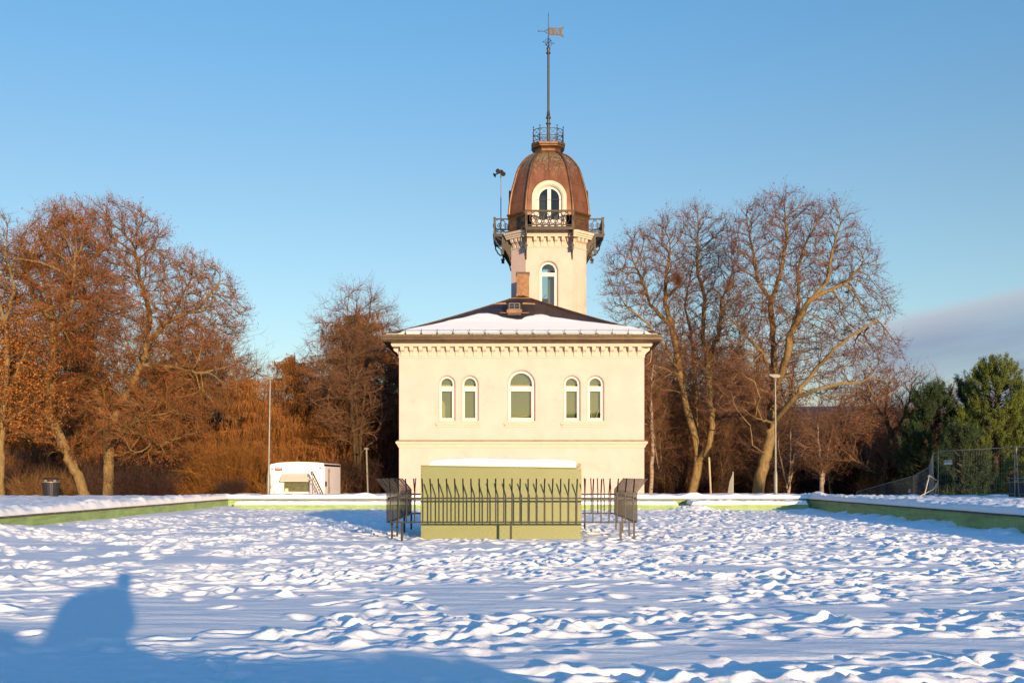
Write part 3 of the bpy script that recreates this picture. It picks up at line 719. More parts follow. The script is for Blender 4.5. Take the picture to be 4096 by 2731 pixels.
thk = .11*np.sqrt(np.clip(1-(1-np.minimum(sv, 1-sv)[:, None]/.10).clip(0, 1)**2, 0, 1))*np.ones_like(T)*np.clip((top_t-lo)[None, :]/.5, .15, 1)
Zr = EZ+(AZ-EZ)*(T/hwid)**1.12+.015+thk*(1+.35*(fbm(X_*.7, T*3, 4, 7)-.5))
V = np.stack([X_.ravel(), (y0r+T).ravel(), Zr.ravel()], 1); nx = len(gx)
i = np.arange((NV-1)*nx).reshape(NV-1, nx)[:, :-1].ravel(); f = np.stack([i, i+1, i+nx+1, i+nx], 1)
npmesh('snow_cover', V, [f], M['snow'], roof, smooth=True)
# snow guard rails
m = MB(); yg = y0r+.08
for z in (.10, .24): m.tube([(x0r+.15, yg, EZ+z), (x1r-.25, yg, EZ+z)], .010, 5)
m.build('snow_guard', M['black'], roof)
for i in range(17):
    x = (1621.5+63.8*i-VX)/F*y0r
    m = MB(); m.box(x-.015, x+.015, yg-.03, yg+.02, EZ+.02, EZ+.31); m.box(x-.045, x+.045, yg-.04, yg-.015, EZ+.0, EZ+.10); m.build('guard_bracket', M['black'], roof)
# roof hatch
t0 = slope_t(2057, 1256); t1 = slope_t(2057, 1215); xa, xb = rx(2029, t0), rx(2086, t0); y_ = y0r+t0-.25; zz = prof_roof(t0)
h = MB(); h.prism([(y_, zz-.1), (y_-.0, zz+.28), (y_+.1, zz+.6), (y_+1.4, zz+.85), (y_+1.4, zz)], 'x', xa+.03, xb-.03); hh = h.build('roof_hatch', M['copper_dark'], roof)
MB().box(xa-.03, xb+.03, y_-.05, y_-.003, zz+.02, zz+.22).build('apron', M['copper_plain'], roof)
m = MB()
for s in (-1, 1):
    xx = (xa if s < 0 else xb)+s*.05
    for z in (.55, .80):
        tq = slope_t(2057, 1226-(z-.5)*8)
    m.prism([(xx, zz+.62), (xx+s*.75, zz+.60), (xx+s*.75, zz+.66), (xx+s*.05, zz+.72)], 'y', y_+.45, y_+.50)
    m.prism([(xx, zz+.02), (xx+s*.4, zz+.04), (xx+s*.4, zz+.07), (xx, zz+.06)], 'y', y_+.05, y_+.09)
m.prism([(xa+.1, zz+1.12), (xb+.55, zz+1.12), (xb+.55, zz+1.16), (xa+.1, zz+1.15)], 'y', y_+1.45, y_+1.50)
m.build('flashing', M['copper_edge'], roof)
fr = MB(); cxh = (xa+xb)/2
fr.ring([(xa+.1, zz+.25), (xb-.1, zz+.25), (xb-.1, zz+.60), (xa+.1, zz+.60)], [(xa+.13, zz+.28), (xb-.13, zz+.28), (xb-.13, zz+.57), (xa+.13, zz+.57)], y_-.035, y_-.0)
fr.box(cxh-.012, cxh+.012, y_-.035, y_-.004, zz+.28, zz+.57); fr.box(xa+.13, xb-.13, y_-.034, y_-.005, zz+.42, zz+.435)
fr.build('hatch_frame', M['lamp_head'], roof)
MB().box(xa+.12, xb-.12, y_-.012, y_-.002, zz+.27, zz+.58).build('hatch_pane', M['glass_dark'], roof)
# chimney clad in copper
DC = y0r+hwid+1.2; kc = F/DC
xa, xb = (2066-VX)/kc, (2116.5-VX)/kc; zt2 = EYE+(HY-1088)/kc
ch = MB().box(xa, xb, DC, DC+.9, AZ-1.2, zt2-.1).build('chimney', M['copper_plain'], villa, bevel=.01)
MB().box(xa-.04, xb+.04, DC-.04, DC+.94, zt2-.1, zt2).build('chimney_cap', M['copper_dark'], ch)
MB().box(xa-.015, xb+.015, DC-.015, DC+.3, AZ-.8, EYE+(HY-1175)/kc).build('flashing', M['copper_edge'], ch)
# ------------------------------------------------------------------ tower
TD = 70.0; TC = Vector(((2192.5-VX)/F*72.4, 72.48, 0)); HW = 2.48; RT = .615
TZ = lambda py, D=TD: EYE+(HY-py)*D/F
def octa(h, z, r=RT, c=TC):
    q = h*r
    return [(c.x-q, c.y-h, z), (c.x+q, c.y-h, z), (c.x+h, c.y-q, z), (c.x+h, c.y+q, z), (c.x+q, c.y+h, z), (c.x-q, c.y+h, z), (c.x-h, c.y+q, z), (c.x-h, c.y-q, z)]
CT = TZ(926)
m = MB(); tw = ((2193-VX)/F*TD, .565, 10.9, TZ(1047)-.565)
q = HW*RT; yf = TC.y-HW
wall_panel(m, [(TC.x-q, 8), (TC.x+q, 8), (TC.x+q, CT), (TC.x-q, CT)], [tw], yf, .2, .1)
lp = octa(HW, 8); lt = octa(HW, CT)
for i in (1, 2, 3, 5, 6, 7):
    j = (i+1) % 8; m.add([lp[i], lp[j], lt[j], lt[i]], [(0, 1, 2, 3)])
m2 = MB(); m2.T = Matrix.Translation((0, 2*TC.y, 0)) @ Matrix.Scale(-1, 4, (0, 1, 0))
wall_panel(m2, [(TC.x-q, 8), (TC.x+q, 8), (TC.x+q, CT), (TC.x-q, CT)], [(TC.x-.15, .7, 11.2, 15.3)], yf, .2, .1)
m.add(m2.v, m2.f); m.add(octa(HW-.02, 9), [tuple(range(8))])
tower = m.build('tower_wall', M['plaster'], villa)
fw = window(tower, tw[0], tw[1], tw[2], tw[3], yf+.19, .12, (TZ(1101), TZ(1089)), None, blind=False)
MB().box(tw[0]+.02, tw[0]+.62, yf+.9, yf+1.9, 8.2, 16).build('inner_pillar', M['grey_room'], tower)
m = MB(); m.box(TC.x-1.9, TC.x+1.9, TC.y+.3, TC.y+.5, 13.35, 13.62); m.tube([(tw[0]-.45, yf+1.2, 10.8), (tw[0]-.45, yf+1.2, 13.3), (tw[0]-.1, yf+1.2, 13.6)], .03, 6); m.build('inner_landing', M['blind'], tower)
MB().add(octa(HW-.05, 16.3), [tuple(range(8))]).build('inner_ceiling', M['grey_room'], tower)
# moulded band, consoles, cornice of the tower
def oloft(prof, name, mt, parent=villa, smooth=False, cap=(False, False), r=RT): return MB().loft([octa(h, z, r) for h, z in prof], cap).build(name, mt, parent, smooth)
zk = TZ(985)
oloft([(HW+.002, TZ(990)), (HW+.05, TZ(989)), (HW+.05, TZ(986)), (HW+.003, zk)], 'astragal', M['trim'])
ctop = TZ(950)
oloft([(HW+.003, ctop-.02), (HW+.34, ctop), (HW+.34, ctop+.10), (HW+.40, ctop+.12), (HW+.40, ctop+.22), (HW+.47, ctop+.25), (HW+.5, ctop+.36), (HW+.5, ctop+.40), (HW+.1, ctop+.48)], 'tower_cornice', M['trim'])
m0 = MB(); corbel(m0, .2, 0, -(ctop-zk-.02), .31); pc = None
for side in range(8):
    a = octa(HW, 0)[side]; b = octa(HW, 0)[(side+1) % 8]; a, b = Vector(a), Vector(b); ln = (b-a).length
    nrm = math.atan2((a+b).y/2-TC.y, (a+b).x/2-TC.x)+math.pi/2
    cnt, sp = (5, .455) if ln > 2 else (3, .36)
    for i in range(cnt):
        p = (a+b)/2+(b-a).normalized()*sp*(i-(cnt-1)/2)
        if pc is None:
            pc = m0.build('corbel', M['trim'], villa)
            for v in pc.data.vertices: v.co += villa.location
            pc.data.update(); c = pc
        else: c = pc.copy(); COL.objects.link(c); c.parent = villa
        c.location = Vector((p.x, p.y, ctop+.0))-villa.location; c.rotation_euler = (0, 0, nrm)
# parapet at the foot of the dome
PP = [(HW+.42, ctop+.46), (HW+.40, 17.60), (HW+.20, 17.66), (HW+.17, 17.75), (HW+.155, 18.5), (HW+.20, 18.62), (HW+.30, 18.74), (HW+.31, 18.80), (HW+.26, 18.83), (HW+.05, 18.84)]
m = MB()
for side in (1, 3, 5, 7):
    def seg(h, z, side=side):
        l = octa(h, z, .60); a, b = Vector(l[side]), Vector(l[(side+1) % 8]); n = Vector(((a+b).x/2-TC.x, (a+b).y/2-TC.y, 0)).normalized()*.22
        return [a, b, b-n, a-n]
    m = MB(); m.loft([seg(h, z) for h, z in PP]); par = m.build('parapet', M['copper_plain'], villa)
oloft([(HW+.42, ctop+.455), (HW+.40, 17.55), (HW+.05, 17.58)], 'cornice_sheet', M['copper_plain'], cap=(False, True))
m = MB()
for side in (1, 3, 5, 7):
    a = Vector(octa(HW+.18, 0, .60)[side]); b = Vector(octa(HW+.18, 0, .60)[(side+1) % 8]); d = (b-a).normalized(); n = Vector((d.y, -d.x, 0)); ln = (b-a).length
    for (u0, z0, u1, z1) in ((.2, 17.9, ln-.2, 17.9), (.2, 18.4, ln-.2, 18.4), (.2, 17.9, .2, 18.4), (ln-.2, 17.9, ln-.2, 18.4)):
        p0 = a+d*u0+n*.0+Vector((0, 0, z0)); p1 = a+d*u1+Vector((0, 0, z1)); m.tube([p0, p1], .018, 5)
m.build('panel_moulding', M['copper_plain'], par)
# dome
DP = [(2.60, 18.6), (2.60, 18.9), (2.55, 19.5), (2.40, 20.4), (2.22, 21.1), (2.02, 21.82), (1.79, 22.28), (1.50, 22.68), (1.24, 22.95), (.99, 23.10), (.80, 23.2)]
# smooth the profile
def interp_prof(P_, n):
    zs = [p[1] for p in P_]; out_ = []
    for i in range(n+1):
        t = i/n*(len(P_)-1); k = min(int(t), len(P_)-2); u = t-k
        p0 = P_[max(k-1, 0)]; p1 = P_[k]; p2 = P_[k+1]; p3 = P_[min(k+2, len(P_)-1)]
        out_.append(tuple(.5*((2*p1[c])+(-p0[c]+p2[c])*u+(2*p0[c]-5*p1[c]+4*p2[c]-p3[c])*u*u+(-p0[c]+3*p1[c]-3*p2[c]+p3[c])*u**3) for c in (0, 1)))
    return out_
DPS = interp_prof(DP, 40)
# dome shell built with z relative to its own origin so the streak material can follow the height
def local_obj(mb, name, mt, parent, org, smooth=False):
    o_ = mb.build(name, mt, parent, smooth); off_ = Vector(org)-wloc(parent)
    for v in o_.data.vertices: v.co -= off_
    o_.data.update(); o_.location = off_; return o_
dome = local_obj(MB().loft([octa(h, z, .585) for h, z in DPS], (False, True)), 'dome', M['copper'], villa, (TC.x, TC.y, 17.5))
for k in range(8):
    pts = [octa(h+.03, z, .585)[k] for h, z in DPS]
    MB().tube(pts, [.085]*30+[.07]*11, 7).build('dome_rib', M['copper_plain'], dome, True)
m = MB()
for k in (0, 2, 4, 6):
    pts = []
    for h, z in DPS:
        if z < 21.2: continue
        a = Vector(octa(h+.004, z, .585)[k]); b = Vector(octa(h+.004, z, .585)[(k+1) % 8]); pts.append((a+b)/2)
    m.tube(pts, .016, 4)
for z0 in (19.6, 20.75, 22.2):
    h = np.interp(z0, [p[1] for p in DPS], [p[0] for p in DPS])+.003
    m.tube(octa(h, z0, .585), .010, 4, closed=True)
m.build('sheet_seam', M['copper_dark'], dome)
oloft([(.80, 23.15), (.86, 23.22), (.84, 23.27), (.80, 23.32), (.80, 23.44), (.86, 23.52), (1.0, 23.56), (1.05, 23.60), (1.05, 23.66), (1.11, 23.70), (1.13, 23.80), (1.13, 23.84), (1.02, 23.90)], 'dome_neck', M['copper_plain'], cap=(False, True), r=.56)
# crown railing
cr = MB(); h = 1.0; rr_ = .57
for z in (24.02, 24.30, 24.76):
    pts = octa(h, z, rr_)
    if z != 24.30: cr.tube(pts, .022, 5, closed=True)
    else: cr.tube(pts, .016, 4, closed=True)
crown = cr.build('crown_railing', M['iron'], villa)
base = octa(h, 0, rr_)
for k in range(8):
    a = Vector(base[k]); b = Vector(base[(k+1) % 8]); d = b-a; ln = d.length; dn = d.normalized()
    MB().tube([(a.x, a.y, 23.86), (a.x, a.y, 24.86)], [.032, .022], 6).lathe([(.001, -.055), (.04, -.03), (.05, 0), (.04, .03), (.001, .055)], (a.x, a.y, 24.93), 8).build('railing_post', M['iron'], crown)
    n = 2 if ln > .9 else 1; m = MB(); wseg = ln/n
    for i in range(n):
        c0 = a+dn*wseg*(i+.5)
        e = .46/2
        m.tube([c0+dn*(math.cos(t)*wseg*.48)+Vector((0, 0, 24.53+math.sin(t)*e)) for t in [2*math.pi*q_/16 for q_ in range(16)]], .014, 4, closed=True)
        for s in (-1, 1): m.tube([c0-dn*wseg*.5+Vector((0, 0, 24.53-s*e)), c0+dn*wseg*.5+Vector((0, 0, 24.53+s*e))], .012, 4)
        m.tube([c0+dn*(math.cos(t)*wseg*.4)+Vector((0, 0, 24.02+math.sin(t)*.26)) for t in [math.pi*q_/8 for q_ in range(9)]], .013, 4)
    m.build('lattice', M['iron'], crown)
# mast with ornaments and weather vane
mx_, my_ = (2193.5-VX)/F*72.48, 72.48
mast = MB().lathe([(.10, 23.85), (.10, 25.3), (.17, 25.33), (.17, 25.40), (.10, 25.43), (.10, 25.68), (.17, 25.71), (.17, 25.78), (.13, 25.82), (.085, 26.2), (.078, 26.3), (.076, 30.05), (.15, 30.08), (.15, 30.16), (.10, 30.2), (.09, 30.28), (.13, 30.36), (.13, 30.44), (.05, 30.55), (.03, 30.6), (.03, 31.15), (.05, 31.18), (.03, 31.24), (.022, 31.3), (.022, 32.55), (.028, 32.6), (.02, 32.8), (.002, 32.86)], (mx_, my_, 0), 14).build('mast', M['pole'], villa, True)
m = MB()
for a in (0, math.pi/2):
    m.tube([(mx_+.26*math.cos(t)*math.cos(a+.4), my_+.26*math.cos(t)*math.sin(a+.4), 30.82+.26*math.sin(t)) for t in [2*math.pi*q_/18 for q_ in range(18)]], .016, 5, closed=True)
for a in (.4, 1.97, 3.54, 5.11):
    m.tube([(mx_, my_, 30.82), (mx_+.36*math.cos(a), my_+.36*math.sin(a), 30.82)], .014, 5)
    m.lathe([(.002, -.05), (.05, 0), (.002, .05)], (mx_+.38*math.cos(a), my_+.38*math.sin(a), 30.82), 6)
m.build('mast_scroll', M['pole'], mast)
m = MB(); m.tube([(mx_-.62, my_, 31.60), (mx_-.3, my_, 31.58), (mx_-.02, my_, 31.74)], .022, 5); m.tube([(mx_-.3, my_, 31.58), (mx_-.02, my_, 31.42)], .02, 5); m.tube([(mx_-.15, my_, 31.66), (mx_-.02, my_, 31.58), (mx_-.15, my_, 31.50)], .014, 5)
m.lathe([(.002, -.05), (.045, -.02), (.045, .02), (.002, .05)], (mx_-.66, my_, 31.60), 8); m.build('vane_arm', M['pole'], mast)
m = MB(); m.prism([(mx_+.03, 31.34), (mx_+.80, 31.30), (mx_+.86, 31.24), (mx_+.98, 31.20), (mx_+1.03, 31.12), (mx_+1.04, 31.25), (mx_+.96, 31.38), (mx_+.86, 31.50), (mx_+.93, 31.56), (mx_+.86, 31.62), (mx_+.97, 31.72), (mx_+1.03, 31.80), (mx_+1.03, 31.92), (mx_+.95, 31.88), (mx_+.84, 31.86), (mx_+.80, 31.80), (mx_+.03, 31.84)], 'y', my_-.012, my_+.012)
vane = m.build('vane_flag', M['gold'], mast)
def text_mesh(s, size, ext, bold=False):
    cu = bpy.data.curves.new('txt', 'FONT'); cu.body = s; cu.size = size; cu.extrude = ext; cu.align_x = 'CENTER'; cu.align_y = 'CENTER'
    if bold: cu.offset = size*.02
    o_ = bpy.data.objects.new('txt', cu); COL.objects.link(o_)
    bpy.context.view_layer.update(); dg = bpy.context.evaluated_depsgraph_get()
    me = bpy.data.meshes.new_from_object(o_.evaluated_get(dg)); bpy.data.objects.remove(o_); return me
try:
    me = text_mesh('1875', .50, .1, True)
    me.transform(Matrix.Translation((mx_+.42, my_, 31.57)) @ Matrix.Scale(.66, 4, (1, 0, 0)) @ Matrix.Rotation(math.radians(90), 4, 'X'))
    me.transform(Matrix.Translation(-wloc(mast)))
    cut = bpy.data.objects.new('cut', me); COL.objects.link(cut); cut.location = wloc(mast)
    bo = vane.modifiers.new('b', 'BOOLEAN'); bo.object = cut; bo.operation = 'DIFFERENCE'; bo.solver = 'EXACT'
    bpy.context.view_layer.update(); dg = bpy.context.evaluated_depsgraph_get()
    nm = bpy.data.meshes.new_from_object(vane.evaluated_get(dg)); vane.modifiers.clear(); vane.data = nm
    bpy.data.objects.remove(cut)
except Exception as e: print('vane', e)
# balconies
def balcony(ang, name):
    """front of the balcony looks along -y before rotation by ang about the tower axis"""
    T0 = Matrix.Translation(TC) @ Matrix.Rotation(ang, 4, 'Z')
    def mk(): q_ = MB(); q_.T = T0; return q_
    yo, yi, hx, zf, zt3 = -(HW+1.10), -(HW+.1), 1.50, 17.56, 18.63
    m_ = mk(); m_.box(-hx-.06, hx+.06, yo-.06, yi+.05, zf-.15, zf-.02); m_.box(-hx-.11, hx+.11, yo-.11, yi+.03, zf-.02, zf+.04)
    pl = m_.build('balcony', M['iron'], villa)
    r_ = mk()
    for z, s in ((zt3, .035), (zf+.17, .022)):
        r_.box(-hx, hx, yo-.03, yo+.03, z-s*2, z)
        for sx in (-1, 1): r_.box(sx*hx-.03, sx*hx+.03, yo+.04, yi, z-s*2-.002, z-.002)
    r_.box(-hx-.05, hx+.05, yo-.05, yo+.05, zt3+.003, zt3+.035)
    r_.build('handrail', M['iron'], pl)
    for sx in (-1, 1):
        q_ = mk(); q_.box(sx*hx-.065, sx*hx+.065, yo-.065, yo+.065, zf+.04, zt3+.04); q_.box(sx*hx-.08, sx*hx+.08, yo-.08, yo+.08, zt3-.02, zt3+.06); q_.box(sx*hx-.08, sx*hx+.08, yo-.08, yo+.08, zf+.05, zf+.2)
        q_.build('newel', M['iron'], pl)
        # big cast iron bracket: an S shaped plate below each end
        b_ = mk(); poly = [(yo, zf-.15), (yo+.02, zf-.4), (yo+.10, zf-.42), (yo+.12, zf-.55), (yo+.3, zf-.75), (yo+.42, zf-.78), (yo+.5, zf-.72), (yo+.75, zf-1.05), (yo+.97, zf-1.45), (-HW-.02, zf-1.85), (-HW-.02, zf-.15)]
        hole = [(yo+.45, zf-.25), (yo+.5, zf-.5), (yo+.8, zf-.8), (-HW-.1, zf-1.2), (-HW-.1, zf-.25)]
        # frame made of bars following the outline
        X0 = sx*(hx-.0)
        for pts in (poly[:10]+[poly[10]],): 
            for i in range(len(pts)):
                a, c = pts[i], pts[(i+1) % len(pts)]
                if i == 9: continue
                b_.tube([(X0, a[0], a[1]), (X0, c[0], c[1])], .045, 5)
        b_.tube([(X0, yo+.15, zf-.2), (X0, yo+.5, zf-.42), (X0, yo+.8, zf-.8), (X0, -HW-.06, zf-1.5)], .035, 5)
        b_.tube([(X0, -HW-.06, zf-.2), (X0, -HW-.25, zf-.5), (X0, -HW-.5, zf-.6)], .03, 5)
        b_.box(X0-.055, X0+.055, -HW-.62, -HW-.5, zf-1.02, zf-.14)
        b_.box(X0-.1, X0+.1, -HW-.72, -HW-.44, zf-1.08, zf-1.02); b_.box(X0-.06, X0+.06, -HW-.68, -HW-.48, zf-1.32, zf-1.07)
        b_.tube([(X0, -HW-.69, zf-1.18), (X0, -HW-.66, zf-1.18)], .045, 8)
        b_.prism([(-HW-.62, zf-.15), (-HW-.5, zf-.9), (-HW-.02, zf-1.5), (-HW-.02, zf-.15)], 'x', X0-.02, X0+.02)
        b_.build('bracket', M['iron'], pl)
    g_ = mk(); zc = (zf+.17+zt3-.07)/2; R_ = (zt3-.07-zf-.17)/2
    def rosette(fn):
        g_.tube([fn(R_*math.cos(t), R_*math.sin(t)) for t in [2*math.pi*q_/22 for q_ in range(22)]], .024, 5, closed=True)
        g_.tube([fn(.135*math.cos(t), .135*math.sin(t)) for t in [2*math.pi*q_/14 for q_ in range(14)]], .022, 5, closed=True)
        for q_ in range(8):
            t = math.pi*q_/4; g_.tube([fn(.03*math.cos(t), .03*math.sin(t)), fn(.12*math.cos(t), .12*math.sin(t))], .012, 4)
        g_.tube([fn(.03*math.cos(t), .03*math.sin(t)) for t in [2*math.pi*q_/8 for q_ in range(8)]], .018, 4, closed=True)
    for i in range(-2, 3): rosette(lambda u, v, i=i: (i*.432+u, yo, zc+v))
    for sx in (-1, 1):
        for i in (0, 1): rosette(lambda u, v, i=i, sx=sx: (sx*hx, yo+.33+i*.42+u, zc+v))
        i = 3*sx
        g_.tube([(i*.432+R_*math.cos(t), yo, zc+R_*math.sin(t)) for t in [math.pi/2*(1-sx)+math.radians(105)+(math.radians(150))*q_/10 for q_ in range(11)]], .024, 5)
    g_.build('cast_pattern', M['iron'], pl)
    return T0
for ang in (0, -math.pi/2, math.pi/2, math.pi): balcony(ang, '')
# dormer doors of the dome (front one glazed and seen, side ones edge on)
def dormer(ang, detailed):
    T0 = Matrix.Translation(TC) @ Matrix.Rotation(ang, 4, 'Z')
    def mk(): q_ = MB(); q_.T = T0; return q_
    zb3, yo = 17.5, -(HW+.06); R1 = 1.135; zs3 = TZ(725.6)-R1+.02; R2 = .74
    m_ = mk(); n = 24
    m_.ring(arch(0, R1, zb3, zs3, n), arch(0, R1-.24, zb3+.02, zs3, n), yo-.10, yo+.9)
    d_ = m_.build('dormer', M['trim'] if detailed else M['copper_plain'], villa, False)
    m_ = mk(); m_.ring(arch(0, R1-.22, zb3+.03, zs3, n), arch(0, R1-.30, zb3+.05, zs3, n), yo-.04, yo+.5); m_.ring(arch(0, R1-.29, zb3+.04, zs3, n), arch(0, R2+.06, zb3+.06, zs3, n), yo+.04, yo+.5)
    m_.build('arch_moulding', M['trim'], d_)
    if not detailed:
        m_ = mk(); m_.prism(arch(0, R2+.05, zb3+.1, zs3, n), 'y', yo+.3, yo+.34); m_.build('dormer_panel', M['copper_dark'], d_)
        return
    m_ = mk(); y = yo+.13
    m_.ring(arch(0, R2+.07, zb3+.04, zs3, n), arch(0, R2-.08, zb3+.5, zs3, n), y, y+.07)
    m_.box(-.115, .115, y-.01, y+.062, zb3+.06, zs3+R2-.06); m_.box(-.02, .02, y-.035, y-.01, zb3+.1, zs3+R2-.1)
    m_.box(-R2, R2, y+.004, y+.06, zb3+.06, 18.35)
    for s in (-1, 1): m_.ring([(s*.42-.25, 17.95), (s*.42+.25, 17.95), (s*.42+.25, 18.25), (s*.42-.25, 18.25)], [(s*.42-.21, 17.99), (s*.42+.21, 17.99), (s*.42+.21, 18.21), (s*.42-.21, 18.21)], y-.015, y+.004)
    door = m_.build('balcony_door', M['white'], villa)
    m_ = mk(); m_.box(.03, .2, y-.08, y-.05, 18.86, 18.9); m_.box(.02, .06, y-.06, y-.01, 18.8, 18.94); m_.build('door_handle', M['gold'], door)
    for s in (-1, 1):
        pl_ = [(s*.11, 18.33)]+[(s*(R2-.07)*math.cos(t), zs3+(R2-.07)*math.sin(t)) for t in [math.pi/2*q_/10*.93 for q_ in range(11)]]
        pl_.insert(1, (s*(R2-.07), 18.33)); pl_.append((s*.11, zs3+math.sqrt((R2-.07)**2-.11**2)))
        if s < 0: pl_ = pl_[::-1]
        m_ = mk(); m_.prism(pl_, 'y', y+.03, y+.036); m_.build('pane', M['glass_dark'], door)
    m_ = mk(); m_.box(-1.3, 1.3, y+1.3, y+1.34, 18, 21.4); m_.box(-1.3, -1.26, y+.2, y+1.3, 18, 21.3); m_.build('inner_wall', M['black'], door)
    m_ = mk(); m_.box(-.66, -.17, y+.35, y+.4, 18.1, 20.0); m_.build('grey_cupboard', M['blind'], door)
    m_ = mk(); m_.box(.12, .36, y+.35, y+.4, 18.95, 19.05); m_.build('paper_sheet', M['white'], door)
dormer(0, True); dormer(-math.pi/2, False); dormer(math.pi/2, False)
# cut the dome opening behind the door (bring the dome faces away)
import bmesh as _b
bm_ = _b.new(); bm_.from_mesh(dome.data)
off_ = wloc(dome)
cutb = [f_ for f_ in bm_.faces if abs(f_.calc_center_median().x+off_.x-TC.x) < .2 and f_.calc_center_median().y+off_.y < TC.y-2.2 and f_.calc_center_median().z+off_.z < 20.3]
geo = _b.ops.bisect_plane
for (co_, no_) in (((TC.x-.98, 0, 0), (1, 0, 0)), ((TC.x+.98, 0, 0), (1, 0, 0))):
    _b.ops.bisect_plane(bm_, geom=bm_.verts[:]+bm_.edges[:]+bm_.faces[:], plane_co=Vector(co_)-Vector((off_.x, 0, 0)), plane_no=no_)
kill = [f_ for f_ in bm_.faces if abs(f_.calc_center_median().x+off_.x-TC.x) < .97 and f_.calc_center_median().y+off_.y < TC.y-1.9 and f_.calc_center_median().z+off_.z < 20.35 and f_.calc_area() < 3]
_b.ops.delete(bm_, geom=kill, context='FACES'); bm_.to_mesh(dome.data); bm_.free()
# loudspeaker mast standing on the left balcony
sx_ = (2003.5-VX)/F*73.3; zt4 = EYE+(HY-690)/F*73.3
r = root('loudspeaker_mast', (sx_, 73.3, 17.62), 'thin pole with three horn loudspeakers standing on the left balcony of the tower', 'loudspeaker mast')
MB().tube([(sx_, 73.3, 17.6), (sx_, 73.3, zt4)], .032, 8).build('pole', M['galv'], r)
for (dx, dy, dz, ax_, ay_, az_) in ((-.25, -.05, -.10, -.75, -.3, -.5), (-.12, -.25, .0, -.35, -.9, -.15), (.12, -.22, -.1, .25, -.8, -.55), (0, .1, .12, .1, .9, 0)):
    d = Vector((ax_, ay_, az_)).normalized(); c0 = Vector((sx_+dx, 73.3+dy, zt4+dz))
    m = MB(); pr_ = [(.05, -.14), (.06, -.12), (.06, -.02), (.03, 0), (.045, .1), (.08, .17), (.15, .23), (.16, .235)]
    q4 = d.to_track_quat('Z', 'Y').to_matrix().to_4x4(); m.T = Matrix.Translation(c0) @ q4
    m.lathe(pr_, (0, 0, 0), 12); m.T = Matrix.Identity(4); m.tube([(sx_, 73.3, zt4+dz*.6), c0], .015, 5)
    m.build('horn', M['iron'], r, True)
# ------------------------------------------------------------------ things on the park ground
def gh(x, y): return float(park_h(x, y))+.16
# street lamps
def lamp_post(px0, pxt, pytop, D, label):
    b = P(px0, 1975, D); x0 = b.x; x1 = (pxt-VX)/F*D; zt = EYE+(HY-pytop)/F*D; z0 = gh(x0, D)-.3
    r = root('street_lamp', (x0, D, z0), label, 'street lamp', 'tall street lamps beyond the pool')
    zs = EYE+(HY-(1975-95))/F*D
    lean = lambda z: x0+(x1-x0)*(z-z0)/(zt-z0)
    m = MB(); prof = [(z0, .10), (zs-.25, .10), (zs, .055), (zt-.3, .04)]
    m.tube([(lean(z), D, z) for z, _ in prof], [q for _, q in prof], 12); m.build('pole', M['galv'], r, True)
    m = MB(); m.tube([(lean(zt-.35), D, zt-.35), (lean(zt-.12), D, zt-.12)], [.05, .08], 10)
    m.prism([(x1-.10, zt-.14), (x1+.16, zt-.14), (x1+.24, zt-.03), (x1+.10, zt+.03), (x1-.32, zt+.03), (x1-.34, zt-.02)], 'y', D-.14, D+.14); m.build('lamp_head', M['lamp_head'], r)
lamp_post(1073, 1081, 1508, 53.6, 'tall grey street lamp left of the white trailer')
lamp_post(3103, 3101, 1500, 53.6, 'tall grey street lamp in front of the big bare tree on the right')
